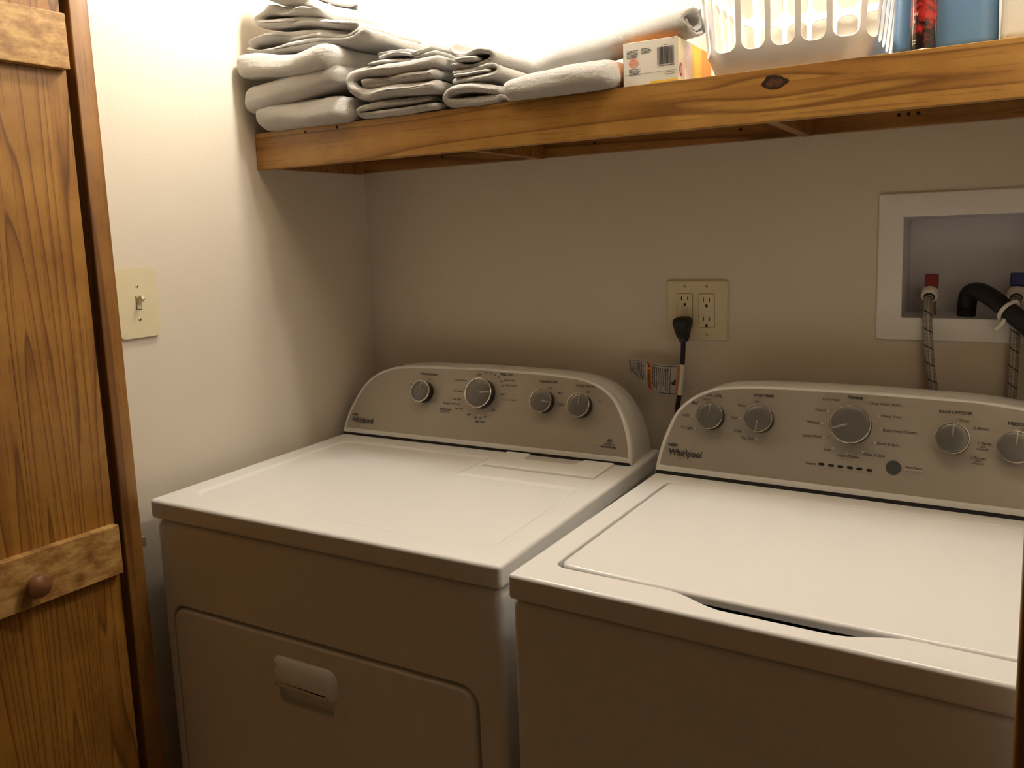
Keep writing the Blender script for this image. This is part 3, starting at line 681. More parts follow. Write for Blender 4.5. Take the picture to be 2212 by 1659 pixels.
cpath = [(px-0.003, -0.0205, 1.147), (px-0.0035, -0.0215, 1.12), (px-0.0055, -0.023, 1.085), (px-0.010, -0.024, 1.04), (px-0.0155, -0.025, 1.00), (px-0.020, -0.028, 0.94), (px-0.022, -0.03, 0.85), (px-0.02, -0.03, 0.72), (px-0.02, -0.03, 0.60)]
obj('cord', tube(bmesh.new(), cpath, 0.0049, 14, 6), M['black'], pt, world=True)
spath = [(px-0.0049, -0.0227, 1.0945), (px-0.0068, -0.0233, 1.07), (px-0.0090, -0.0237, 1.05), (px-0.0112, -0.0242, 1.0325)]
slv = obj('tag_sleeve', tube(bmesh.new(), spath, 0.0058, 14, 6), M['tag'], pt, world=True)
def tagf(s, q, h=0.0):
    """s 0..1 from the cord towards the free end, q 0..1 from top to bottom"""
    top = Vector((px-0.008-0.1095*s, -0.0300-0.010*math.sin(s*3.0), 1.0945+0.006*s-0.004*math.sin(s*6.3)*0.6))
    ht = 0.062-0.006*s-0.060*max(0, s-0.55)
    lean = -0.0055*(1-s)+0.004*s
    curl = 0.004*q*q
    return top+Vector((lean*q, -h+curl*0.9-0.003*math.sin(q*3.1), -ht*q))
bm = bmesh.new(); ns, nq = 40, 12
g = [[bm.verts.new(tagf(i/ns, j/nq)) for j in range(nq+1)] for i in range(ns+1)]
for i in range(ns):
    for j in range(nq): bm.faces.new((g[i][j], g[i+1][j], g[i+1][j+1], g[i][j+1]))
bmesh.ops.solidify(bm, geom=bm.faces[:], thickness=0.0004)
tag = obj('warning_tag', bm, M['tag'], pt, world=True)
def strip(bm, s0, s1, q0, q1, h=0.0007, n=4):
    a = [bm.verts.new(tagf(s0+(s1-s0)*k/n, q0, h)) for k in range(n+1)]; b = [bm.verts.new(tagf(s0+(s1-s0)*k/n, q1, h)) for k in range(n+1)]
    for k in range(n): bm.faces.new((a[k], a[k+1], b[k+1], b[k]))
def strip_q(bm, s0, s1, q0, q1, h=0.0007, n=8):
    a = [bm.verts.new(tagf(s0, q0+(q1-q0)*k/n, h)) for k in range(n+1)]; b = [bm.verts.new(tagf(s1, q0+(q1-q0)*k/n, h)) for k in range(n+1)]
    for k in range(n): bm.faces.new((a[k], a[k+1], b[k+1], b[k]))
for a_, b_ in ((0.005, 0.035), (0.485, 0.595)):
    bm = bmesh.new(); strip_q(bm, a_, b_, 0.02, 0.985); obj('orange_band', bm, M['tag_orange'], tag, world=True, smooth=False, recalc=False)
bm = bmesh.new(); rnd = random.Random(4)
strip_q(bm, 0.138, 0.150, 0.02, 0.98); strip(bm, 0.02, 0.97, 0.035, 0.055, n=30); strip(bm, 0.02, 0.40, 0.955, 0.975, n=16); strip_q(bm, 0.968, 0.978, 0.03, 0.97)
for c in [0.185+0.035*k for k in range(9)]+[0.625+0.036*k for k in range(10)]:
    q = 0.09+rnd.random()*0.03; end = 0.93-rnd.random()*0.25
    while q < end:
        q2 = min(end, q+0.05+rnd.random()*0.16); strip_q(bm, c, c+0.016, q, q2, n=3); q = q2+0.018
tx = lambda x, y, h=0.0: tagf(0.54-y/0.1095, 0.5-x/0.060*-1.0, 0.0012)
text_bm(bm, 'WARNING', 0.004, 0.0, 0.042, tx, 0, 0.02); strip_q(bm, 0.52, 0.565, 0.08, 0.16, 0.0012)
strip_q(bm, 0.045, 0.075, 0.48, 0.56, n=3); strip_q(bm, 0.04, 0.115, 0.55, 0.66, n=3)
obj('tag_print', bm, M['ink'], tag, world=True, smooth=False, recalc=False)

# ------------------------------------------------------------------ recessed washer box with valves and hoses
bx = thing('washer_outlet_box', 'white recessed plastic outlet box set in the back wall', 'outlet box', (1.315, 0.0, 1.156))
bm = bmesh.new()
o0 = rrect(1.1705, 1.4600, 1.1560, 1.4130, 0.003, 3); i0 = rrect(1.2110, 1.4190, 1.1955, 1.3725, 0.002, 3)
seq = [(o0, -0.0003), (o0, -0.004), (rrect(1.1725, 1.4580, 1.1580, 1.4110, 0.002, 3), -0.0055), (rrect(1.2090, 1.4210, 1.1935, 1.3745, 0.003, 3), -0.0055), (i0, -0.0045), (i0, 0.004)]
rg = [loop(bm, [Vector((x, y, z)) for x, z in l]) for l, y in seq]
for a, b in zip(rg, rg[1:]): bridge(bm, a, b)
obj('frame', bm, M['white_plastic'], bx, world=True, angle=50)
bm = bmesh.new(); rg = [loop(bm, [Vector((x, y, z)) for x, z in l]) for l, y in ((i0, 0.003), (i0, 0.004), (rrect(1.2150, 1.4150, 1.1985, 1.3685, 0.002, 3), 0.092))]
for a, b in zip(rg, rg[1:]): bridge(bm, a, b)
bm.faces.new(rg[-1]); obj('recess_shell', bm, M['box_shade'], bx, world=True)  # recess shade is part of its greyer colour
def valve(name, x, z, hm, label, hose_pts):
    v = thing(name, label, 'valve', (x, 0.045, 1.1955))
    bm = bmesh.new(); lathe(bm, [(0.0090, 1.196), (0.0090, 1.206), (0.0075, 1.207), (0.0075, z-0.024), (0.0095, z-0.022), (0.0095, z-0.012), (0.006, z-0.010)], 20, Matrix.Translation((x, 0.045, 0)))
    lathe(bm, [(0.0085, 0.0), (0.0085, 0.02)], 20, Matrix.Translation((x-0.003, 0.047, z-0.024)) @ Matrix.Rotation(math.pi/2+0.25, 4, 'X'))
    obj('body', bm, M['brass'], v, world=True)
    hb = nbox(x-0.0105, x+0.0105, 0.022, 0.052, z-0.0115, z+0.0105, bev=0.002); obj('handle', hb, hm, v, world=True)
    h = thing(name.replace('valve', 'hose').replace('water_shutoff', 'water_supply'), label.replace('shutoff valve with', 'braided supply hose under the').replace('handle in the wall box', 'valve handle'), 'hose', (x, -0.03, 0.5))
    bm = bmesh.new(); uvl = bm.loops.layers.uv.new('UVMap'); tube(bm, hose_pts, 0.0078, 18, 10, uvl=uvl); obj('braided_hose', bm, M['braid'], h, world=True)
    a = Vector(hose_pts[0]); d = (Vector(hose_pts[1])-a).normalized()
    q = Matrix.Translation(a-d*0.004) @ Vector((0, 0, 1)).rotation_difference(d).to_matrix().to_4x4()
    bm = bmesh.new(); lathe(bm, [(0.0095, -0.002), (0.0138, -0.001), (0.0142, 0.002), (0.0142, 0.010), (0.0132, 0.012), (0.0095, 0.0125)], 24, q); obj('hose_nut', bm, M['cream_plastic'], h, world=True)
    bm = bmesh.new(); lathe(bm, [(0.0086, 0.009), (0.0092, 0.0105), (0.0092, 0.015), (0.0080, 0.017)], 24, q); obj('ferrule', bm, M['black'], h, world=True)
    return v
valve('hot_water_shutoff_valve', 1.2555, 1.2595, M['red'], 'hot water shutoff valve with red handle in the wall box',
      [(1.2535, 0.024, 1.236), (1.2530, 0.004, 1.222), (1.2535, -0.013, 1.195), (1.2570, -0.019, 1.150), (1.2620, -0.021, 1.105), (1.2690, -0.023, 1.060), (1.275, -0.026, 1.00), (1.28, -0.03, 0.90), (1.28, -0.03, 0.70), (1.28, -0.03, 0.50)])
valve('cold_water_shutoff_valve', 1.3860, 1.2610, M['blue_handle'], 'cold water shutoff valve with blue handle in the wall box',
      [(1.3850, 0.024, 1.236), (1.3850, 0.004, 1.222), (1.3850, -0.013, 1.195), (1.3850, -0.019, 1.150), (1.3845, -0.021, 1.105), (1.3835, -0.023, 1.060), (1.382, -0.026, 1.00), (1.38, -0.03, 0.90), (1.38, -0.03, 0.70), (1.38, -0.03, 0.50)])
dh = thing('drain_hose', 'black corrugated drain hose hooked into the wall box', 'hose', (1.3125, 0.035, 1.1955))
dpath = [(1.3115, 0.038, 1.1950), (1.3120, 0.036, 1.216), (1.3155, 0.026, 1.236), (1.3290, 0.008, 1.2420), (1.3480, -0.014, 1.2340), (1.3690, -0.034, 1.2180), (1.3880, -0.046, 1.2020), (1.410, -0.055, 1.180), (1.428, -0.058, 1.14), (1.435, -0.050, 1.05), (1.435, -0.045, 0.90)]
obj('corrugated_tube', tube(bmesh.new(), dpath, 0.0152, 20, 14, ridged=0.05), M['black'], dh, world=True, angle=60)
bm = bmesh.new(); c = Vector((1.3740, -0.0375, 1.2140)); d = Vector((0.020, -0.015, -0.016)).normalized(); e = Vector((0, -0.7, 0.7)); e = (e-d*e.dot(d)).normalized(); g2 = d.cross(e)
ring = [c+e*0.0178*math.cos(a)+g2*0.0178*math.sin(a) for a in [2*math.pi*k/24 for k in range(25)]]
tube(bm, ring, 0.0032, 8, 2)
zt = obj('zip_tie', bm, M['cream_plastic'], dh, world=True)
obj('zip_tie_tail', tube(bmesh.new(), [(1.3690, -0.0480, 1.2010), (1.3640, -0.0500, 1.1920), (1.3560, -0.0500, 1.1840)], 0.0030, 8, 4), M['cream_plastic'], zt, world=True)

# ------------------------------------------------------------------ towels
def cube_grid(n):
    """unit cube surface, edges denser"""
    bm = bmesh.new(); bmesh.ops.create_cube(bm, size=2.0)
    bmesh.ops.subdivide_edges(bm, edges=bm.edges[:], cuts=n, use_grid_fill=True)
    for v in bm.verts:
        for i in range(3):
            x = v.co[i]; v.co[i] = math.copysign(abs(x)**0.72, x)
    return bm
def soft_slab(name, lab, b, seed, grp, amp=0.006, warp=None, n=58, fuzz=0.0008, rr=0.92, wr=0.012, rz=0.0):
    x0, x1, y0, y1, z0, z1 = b; h = Vector(((x1-x0)/2, (y1-y0)/2, (z1-z0)/2)); c = Vector(((x0+x1)/2, (y0+y1)/2, z0))
    bm = cube_grid(n); r = min(h)*rr; rot = Matrix.Rotation(rz, 3, 'Z')
    for v in bm.verts:
        q = Vector([v.co[i]*h[i] for i in range(3)]); core = Vector([max(-(h[i]-r), min(h[i]-r, q[i])) for i in range(3)])
        d = q-core; p = core+d.normalized()*r if d.length > 1e-9 else q
        w1 = nz((p.x, p.y, 0), 9, seed); w2 = nz((p.x, p.y, p.z*2), 28, seed+3)
        k = (p.z+h.z)/(2*h.z)
        p.z += amp*w1*(0.35+0.65*k) + amp*0.35*w2*k
        p.x += wr*nz((p.y*1.2, p.z*1.5, 1), 11, seed+5); p.y += wr*nz((p.x, p.z*2, 2), 10, seed+8)
        p.z += h.z
        if warp: p = warp(p, h)
        p += Vector((nz(p, 240, seed), nz(p, 240, seed+1), nz(p, 240, seed+2)))*fuzz
        v.co = p
    t = thing(name, lab, 'towel', c, rz, grp)
    minz = min(v.co.z for v in bm.verts)
    for v in bm.verts: v.co.z = max(v.co.z, 0.0) if minz > -0.02 and not warp else v.co.z
    me_o = obj('terry_cloth', bm, M['towel'], t, angle=80, recalc=False)
    return t
def ribbon(bm, path, th, y0, y1, seed, ny=44, frame=None, wob=0.003, fuzz=0.0008, taper=None, per=12):
    """thick cloth sheet following a 2D path (x, z), run from y0 to y1, with soft rounded ends"""
    P = catmull([Vector((p[0], 0, p[1])) for p in path], per); n = len(P)
    nr = [];
    for i in range(n):
        t = (P[min(i+1, n-1)]-P[max(i-1, 0)]).normalized(); nr.append(Vector((-t.z, 0, t.x)))
    L = th*0.8      # soft rounded ends
    ys = [(y0+L*(1-math.cos(math.pi/2*k/5)), max(0.08, math.sin(math.pi/2*k/5))) for k in range(6)]
    ys += [(y0+L+(y1-y0-2*L)*k/ny, 1.0) for k in range(1, ny)]
    ys += [(y1-L*(1-math.cos(math.pi/2*k/5)), max(0.08, math.sin(math.pi/2*k/5))) for k in range(5, -1, -1)]
    rings = []
    for yy, sc in ys:
        ring = []; hh = th/2*sc
        t0 = (P[1]-P[0]).normalized(); t1 = (P[-1]-P[-2]).normalized()
        prof = []
        for i in range(n): prof.append(P[i]+nr[i]*hh)
        for k in range(1, 5): a = math.pi/2-math.pi*k/5; prof.append(P[-1]+nr[-1]*hh*math.sin(a)+t1*hh*math.cos(a))
        for i in range(n-1, -1, -1): prof.append(P[i]-nr[i]*hh)
        for k in range(1, 5): a = -math.pi/2+math.pi*k/5; prof.append(P[0]+nr[0]*hh*math.sin(a)-t0*hh*math.cos(a))
        for p in prof:
            q = Vector((p.x, yy, p.z))
            q += Vector((wob*nz(q, 14, seed), wob*4.0*nz((q.x*1.2, 0, q.z*5), 12, seed+4), wob*nz(q, 13, seed+2)))
            q += Vector((nz(q, 240, seed), nz(q, 240, seed+1), nz(q, 240, seed+2)))*fuzz
            if frame: q = frame(q)
            ring.append(bm.verts.new(q))
        rings.append(ring)
    for a, b in zip(rings, rings[1:]): bridge(bm, a, b)
    bm.faces.new(rings[0]); bm.faces.new(rings[-1][::-1])
    return bm
G1 = 'folded white towels on the shelf'
def w_bottom(p, h):
    p.z += -0.006*max(0, -p.x/h.x-0.2)-0.004*max(0, (-p.y/h.y)-0.75)*4*0.5; return p
soft_slab('folded_towel', 'thick white folded towel at the bottom of the stack against the left wall', (0.034, 0.278, -0.372, -0.09, ST-0.0005, ST+0.050), 1, G1, amp=0.006)
def w_mid(p, h):
    k = p.x/h.x; p.z += 0.010*k*0.9 - (0.004 if k < 0 else 0)*abs(k); 
    p.z = p.z if p.z > h.z else h.z+(p.z-h.z)*(1.0-0.42*max(0, k)); return p
soft_slab('folded_towel', 'white folded towel in the middle of the stack against the left wall', (0.012, 0.268, -0.382, -0.09, ST+0.048, ST+0.100), 2, G1, amp=0.005, warp=w_mid)
def w_top(p, h):
    k = p.x/h.x; p.z += 0.006*math.sin(k*2.6+0.6)*-1.0; return p
soft_slab('folded_towel', 'white folded towel on top of the stack against the left wall', (0.006, 0.264, -0.395, -0.09, ST+0.098, ST+0.143), 3, G1, amp=0.007, warp=w_top)
# crumpled pile on top
def heap(name, lab, ctr, h, seed, prof, n=64, A=0.02, fr=12):
    bm = cube_grid(n)
    for v in bm.verts:
        d = v.co.normalized(); q = v.co
        s = (abs(q.x)**3+abs(q.y)**3+abs(q.z)**3)**(1/3); p = Vector((q.x/s*h[0], q.y/s*h[1], q.z/s*h[2]))
        p = prof(p, h)
        wq = Vector((p.x*0.75+p.z*0.5, p.y*0.5, p.z*1.25-p.x*0.35))
        rg = 1-abs(noise.noise(wq*fr+Vector((seed, 2*seed, 0))))*2
        rg2 = 1-abs(noise.noise(wq*fr*2.1+Vector((0, seed, 5))))*2
        p += d*(A*(rg-0.4)+A*0.35*(rg2-0.4))
        p += Vector((nz(p, 240, seed), nz(p, 240, seed+1), nz(p, 240, seed+2)))*0.001
        p.z = max(p.z, -h[2])
        v.co = p+Vector((0, 0, h[2]))
    t = thing(name, lab, 'towel', (ctr[0], ctr[1], ctr[2]), 0, 'loose white towels heaped on the stack')
    obj('terry_cloth', bm, M['towel'], t, angle=80, recalc=False); return t
def p_front(p, h):
    k = p.x/h[0]; p.z = -h[2]+(p.z+h[2])*(1.0-0.88*ss(-0.35, 1.0, k)); return p
def p_back(p, h):
    k = p.x/h[0]; p.z = -h[2]+(p.z+h[2])*(1.0-0.86*ss(-0.6, 1.05, k)); return p
heap('crumpled_towel', 'loose white towel draped over the crumpled one, sloping down to the right', (0.190, -0.092, ST+0.1415), (0.165, 0.078, 0.112), 9.1, p_back, A=0.010, fr=7)
def ribbon_thing(name, lab, cat, loc, parts, grp, seed, **kw):
    t = thing(name, lab, cat, loc, 0, grp); bm = bmesh.new()
    for i, (path, th, y0, y1) in enumerate(parts): ribbon(bm, path, th, y0, y1, seed+i*2.3, **kw)
    obj('terry_cloth', bm, M['towel'], t, world=True, angle=80); return t
z = ST
ribbon_thing('crumpled_towel', 'crumpled white towel bunched up in loose folds on top of the towel stack', 'towel', (0.17, -0.27, z+0.14),
  [([(0.335, z+0.1480), (0.25, z+0.1500), (0.14, z+0.1530), (0.050, z+0.1540), (0.026, z+0.1680), (0.052, z+0.1830), (0.12, z+0.1790), (0.20, z+0.1690), (0.285, z+0.1640), (0.300, z+0.1740), (0.24, z+0.1850), (0.16, z+0.1990), (0.080, z+0.2080), (0.050, z+0.2190), (0.072, z+0.2340), (0.13, z+0.2250), (0.205, z+0.2060), (0.215, z+0.2170), (0.16, z+0.2390), (0.09, z+0.2560), (0.062, z+0.2720), (0.090, z+0.2860), (0.150, z+0.2650)], 0.0165, -0.362, -0.175)],
  'loose white towels heaped on the stack', 81, wob=0.007)
G2 = 'folded white hand towels in the second stack'
z = ST
ribbon_thing('hand_towel', 'small white hand towel folded flat on the shelf under a thicker one', 'towel', (0.38, -0.2, z),
  [([(0.470, z+0.0065), (0.36, z+0.0065), (0.300, z+0.0075), (0.294, z+0.0145), (0.305, z+0.0205), (0.38, z+0.0225), (0.455, z+0.0225)], 0.0120, -0.352, -0.08)], G2, 11)
ribbon_thing('hand_towel', 'white hand towel folded around itself, second from the shelf beside the tall stack', 'towel', (0.38, -0.2, z+0.03),
  [([(0.484, z+0.0830), (0.42, z+0.0785), (0.34, z+0.0840), (0.300, z+0.0830), (0.284, z+0.0680), (0.298, z+0.0495), (0.335, z+0.0410), (0.41, z+0.0430), (0.478, z+0.0400)], 0.0225, -0.366, -0.08),
   ([(0.316, z+0.0620), (0.37, z+0.0600), (0.43, z+0.0630), (0.474, z+0.0640)], 0.0175, -0.364, -0.08)], G2, 21)
ribbon_thing('washcloth', 'thin crumpled white washcloth lying on the folded hand towels', 'washcloth', (0.40, -0.2, z+0.09),
  [([(0.335, z+0.0970), (0.365, z+0.0975), (0.405, z+0.0945), (0.432, z+0.0940), (0.470, z+0.1000)], 0.0065, -0.352, -0.12),
   ([(0.470, z+0.1010), (0.440, z+0.0990), (0.405, z+0.1070), (0.370, z+0.1050), (0.342, z+0.1085)], 0.0060, -0.350, -0.12),
   ([(0.338, z+0.1160), (0.380, z+0.1170), (0.415, z+0.1120), (0.440, z+0.1025), (0.462, z+0.1130)], 0.0060, -0.347, -0.14)], 'small white washcloths', 31, wob=0.005)
G3 = 'small white washcloths'
ribbon_thing('washcloth', 'cream white washcloth folded double at the bottom of the small stack', 'washcloth', (0.54, -0.25, z),
  [([(0.5980, z+0.0087), (0.5280, z+0.0087), (0.5000, z+0.0116), (0.4960, z+0.0209), (0.5130, z+0.0307), (0.5580, z+0.0302), (0.5960, z+0.0220)], 0.0160, -0.350, -0.16)], G3, 41)
ribbon_thing('washcloth', 'cream white washcloth folded in thin layers in the middle of the small stack', 'washcloth', (0.54, -0.25, z+0.0348),
  [([(0.5110, z+0.0447), (0.5580, z+0.0441), (0.5960, z+0.0487), (0.6020, z+0.0557), (0.5880, z+0.0615), (0.5480, z+0.0597), (0.5100, z+0.0609)], 0.0098, -0.350, -0.16),
   ([(0.5160, z+0.0522), (0.5480, z+0.0516), (0.5860, z+0.0545)], 0.0050, -0.348, -0.16)], G3, 51, wob=0.004)
ribbon_thing('washcloth', 'cream white washcloth with an upturned corner on top of the small stack', 'washcloth', (0.53, -0.25, z+0.0696),
  [([(0.5080, z+0.0719), (0.5480, z+0.0684), (0.5800, z+0.0742), (0.5900, z+0.0835), (0.5680, z+0.0916), (0.5280, z+0.0893), (0.5030, z+0.0974), (0.4980, z+0.1125)], 0.0098, -0.348, -0.18),
   ([(0.5180, z+0.0800), (0.5580, z+0.0800)], 0.0080, -0.345, -0.18)], G3, 61, wob=0.005)
def w_t4(p, h):
    k = p.x/h.x; p.z *= 0.85+0.18*math.sin((k+0.6)*1.5); return p
soft_slab('folded_towel', 'plump white towel folded flat between the small cloths and the carton', (0.612, 0.822, -0.362, -0.10, ST-0.0005, ST+0.045), 7, G1, amp=0.004, warp=w_t4, n=58)
soft_slab('folded_towel', 'flat white towel lying beneath the rolled towel behind the carton', (0.620, 0.815, -0.095, -0.01, ST-0.0005, ST+0.030), 8, G1, amp=0.005, n=22)
# long rolled towel leaning on the carton
A0 = Vector((0.640, -0.255, ST+0.067)); A1 = Vector((0.937, -0.312, ST+0.0895)); ax = (A1-A0).normalized()
e2 = Vector((0, 0, 1)); e2 = (e2-ax*e2.dot(ax)).normalized(); e1 = ax.cross(e2)
def roll_frame(q):
    return A0+ax*q.y+e1*q.x+e2*q.z
sp = []
for k in range(26):
    a = k/25*3.3*math.pi; rad = 0.0230-0.0130*k/25
    sp.append((rad*1.45*math.cos(a+2.2), rad*0.95*math.sin(a+2.2)))
rt = thing('rolled_towel', 'long white towel rolled up and leaning on the small barcoded carton', 'towel', (0.75, -0.16, ST+0.05), 0, None)
bm = bmesh.new(); ribbon(bm, sp, 0.0068, 0.0, (A1-A0).length, 71, ny=60, frame=roll_frame, wob=0.003, per=3)
obj('terry_cloth', bm, M['towel'], rt, world=True, angle=80)

# ------------------------------------------------------------------ carton
BX0, BX1, BY0, BY1, BH = 0.8285, 0.9185, -0.3380, -0.165, 0.0665
ca = thing('dryer_sheet_carton', 'small white and orange carton with a barcode on its end, under the rolled towel', 'carton', (0.8735, -0.25, ST))
obj('carton_body', nbox(BX0, BX1, BY0, BY1, ST, ST+BH, bev=0.0012, seg=2), M['card'], ca, world=True)
ff = lambda x, z, h=0.0: Vector((BX0+x, BY0-0.0003-h, ST+z)); fs = lambda y, z, h=0.0: Vector((BX1+0.0003+h, BY0+y, ST+z))
def panel(name, f, x0, x1, y0, y1, mat, h=0.0):
    bm = bmesh.new(); quad(bm, f, x0, x1, y0, y1, h); return obj(name, bm, mat, ca, world=True, smooth=False, recalc=False)
panel('side_strip', fs, 0.0008, 0.021, 0.001, BH-0.001, M['card_lemon']); panel('side_picture', fs, 0.021, 0.070, 0.004, BH-0.004, M['card_pink'])
panel('side_panel', fs, 0.070, 0.118, 0.001, BH-0.001, M['card_yellow']); panel('side_panel', fs, 0.118, BY1-BY0-0.001, 0.001, BH-0.001, M['card_orange'])
ft = lambda x, y, h=0.0: Vector((BX0+x, BY0+y, ST+BH+0.0003)); panel('lid_panel', ft, 0.001, BX1-BX0-0.001, 0.001, BY1-BY0-0.001, M['card_orange'])
fl = lambda y, z, h=0.0: Vector((BX0-0.0003, BY1-y, ST+z)); panel('far_side_panel', fl, 0.001, BY1-BY0-0.0005, 0.001, BH-0.001, M['card_orange'])
fp = lambda x, z, h=0.0: ff(x, z, h); panel('bottom_flash', fp, 0.045, 0.0885, 0.0008, 0.0042, M['card_yellow'], 0.0001)
bm = bmesh.new(); rnd = random.Random(2); x = 0.0570
while x < 0.0845:
    wd = rnd.choice((0.0004, 0.0004, 0.0008, 0.0012, 0.0016)); quad(bm, ff, x, x+wd, 0.0275, 0.0535, 0.0002); x += wd+rnd.choice((0.0004, 0.0005, 0.0009))
for k in range(10): quad(bm, ff, 0.0575+k*0.0028, 0.0590+k*0.0028, 0.0245, 0.0262, 0.0002)
def lines(x0, x1, z, n, dz, j=0.004, t=0.0010):
    for k in range(n):
        x = x0; e = x1-rnd.random()*j
        while x < e:
            x2 = min(e, x+0.001+rnd.random()*0.003); quad(bm, ff, x, x2, z-k*dz, z-k*dz+t, 0.0002); x = x2+0.0005
lines(0.0065, 0.0270, 0.0530, 6, 0.0021); lines(0.0310, 0.0480, 0.0540, 4, 0.0021); lines(0.0680, 0.0790, 0.0556, 1, 0.002); lines(0.0100, 0.0300, 0.0245, 5, 0.0020, 0.006); lines(0.0820, 0.0880, 0.0640, 1, 0.002)
obj('carton_print', bm, M['ink'], ca, world=True, smooth=False, recalc=False)
bm = bmesh.new(); ellring(bm, ff, 0.0175, 0.0350, 0.0058, 0.0058, 0.003, 0.0002, fill=False); quad(bm, ff, 0.0095, 0.0255, 0.0335, 0.0362, 0.0003)
obj('stamp_print', bm, M['stamp'], ca, world=True, smooth=False, recalc=False)
bm = bmesh.new(); quad(bm, ff, 0.002, 0.088, 0.0170, 0.0175, 0.0002); lines(0.0690, 0.0900, 0.0145, 2, 0.0030, 0.006); obj('flap_edge', bm, M['ink_faint'], ca, world=True, smooth=False, recalc=False)
bm = bmesh.new(); ellring(bm, fs, 0.0125, 0.0185, 0.0075, 0.0105, 0, 0.0002, fill=True); dt = obj('round_badge', bm, M['magenta'], ca, world=True, smooth=False, recalc=False)
bm = bmesh.new(); quad(bm, fs, 0.0085, 0.0100, 0.0125, 0.0245, 0.0004); quad(bm, fs, 0.0118, 0.0140, 0.0130, 0.0240, 0.0004); quad(bm, fs, 0.0155, 0.0168, 0.0140, 0.0230, 0.0004)
obj('badge_print', bm, M['print_white'], dt, world=True, smooth=False, recalc=False)

# ------------------------------------------------------------------ laundry basket
bk = thing('laundry_basket', 'white slotted plastic laundry basket at the front of the shelf', 'laundry basket', (1.086, -0.19, ST))
bx0, bx1, by0, by1, br = 0.9560, 1.1930, -0.3385, -0.030, 0.045
def per_pt(s):
    """point and outward normal at arc length s of the base outline"""
    W_, H_ = bx1-bx0-2*br, by1-by0-2*br; q = math.pi/2*br; segs = (W_, q, H_, q, W_, q, H_, q); tot = sum(segs); s %= tot
    cs = ((bx1-br, by0+br, -90), (bx1-br, by1-br, 0), (bx0+br, by1-br, 90), (bx0+br, by0+br, 180))
    for i, L in enumerate(segs):
        if s <= L or i == 7:
            k = i//2
            if i % 2: c = cs[k]; a = R(c[2]+90*s/q); return Vector((c[0]+br*math.cos(a), c[1]+br*math.sin(a), 0)), Vector((math.cos(a), math.sin(a), 0))
            if k == 0: return Vector((bx0+br+s, by0, 0)), Vector((0, -1, 0))
            if k == 1: return Vector((bx1, by0+br+s, 0)), Vector((1, 0, 0))
            if k == 2: return Vector((bx1-br-s, by1, 0)), Vector((0, 1, 0))
            return Vector((bx0, by1-br-s, 0)), Vector((-1, 0, 0))
        s -= L
TOT = 2*(bx1-bx0-2*br)+2*(by1-by0-2*br)+2*math.pi*br
NS = round(TOT/0.0420); pit = TOT/NS
def bsurf(s, zz):
    p, nn = per_pt(s); fl = 0.10*zz-0.012*math.exp(-(zz/0.02)**2)+0.004*math.sin(zz*40)*0
    return Vector((p.x, p.y, ST+zz))+nn*fl
bm = bmesh.new()
def cell(s0, s1, z0, z1, holes):
    b2 = bmesh.new(); nx, nzv = 6, 24
    per = [(s0+(s1-s0)*k/nx, z0) for k in range(nx)]+[(s1, z0+(z1-z0)*k/nzv) for k in range(nzv)]+[(s1-(s1-s0)*k/nx, z1) for k in range(nx)]+[(s0, z1-(z1-z0)*k/nzv) for k in range(nzv)]
    es = edges_of(b2, loop(b2, [Vector((x, y, 0)) for x, y in per])); sc = (s0+s1)/2
    for hx, hz0, hz1, r in holes: es += edges_of(b2, loop(b2, [Vector((x, y, 0)) for x, y in rrect(sc-hx, sc+hx, hz0, hz1, r, 7)]))
    bmesh.ops.triangle_fill(b2, use_beauty=True, use_dissolve=False, edges=es, normal=Vector((0, 0, 1)))
    mp = {v: bm.verts.new(bsurf(v.co.x, v.co.y)) for v in b2.verts}
    for fc in b2.faces: bm.faces.new([mp[v] for v in fc.verts])
    b2.free()
for i in range(NS): cell(i*pit+0.012, (i+1)*pit+0.012, 0.0, 0.240, ((pit/2-0.0040, 0.031, 0.129, 0.0135), (pit/2-0.0040, 0.141, 0.208, 0.0135)))
bmesh.ops.remove_doubles(bm, verts=bm.verts, dist=0.0002)
bmesh.ops.recalc_face_normals(bm, faces=bm.faces); bmesh.ops.solidify(bm, geom=bm.faces[:], thickness=0.0038)
obj('slotted_wall', bm, M['basket'], bk, world=True, angle=60)
bm = bmesh.new(); N2 = 72
base = [bsurf(TOT*i/N2, 0.0) for i in range(N2)]
lo = loop(bm, [p+Vector((0, 0, 0.0004)) for p in base]); hi = loop(bm, [p+Vector((0, 0, 0.004)) for p in base]); bridge(bm, lo, hi); bm.faces.new(hi); bm.faces.new(lo[::-1])
obj('floor_panel', bm, M['basket'], bk, world=True)
bm = bmesh.new(); prof = [(0.0, 0.234), (0.010, 0.236), (0.014, 0.242), (0.010, 0.247), (-0.003, 0.247), (-0.004, 0.240)]
rgs = []
for dr_, zz in prof: rgs.append(loop(bm, [bsurf(TOT*i/N2, zz)+per_pt(TOT*i/N2)[1]*dr_ for i in range(N2)]))
for a, b in zip(rgs, rgs[1:]+rgs[:1]): bridge(bm, a, b)
obj('rim', bm, M['basket'], bk, world=True, angle=60)

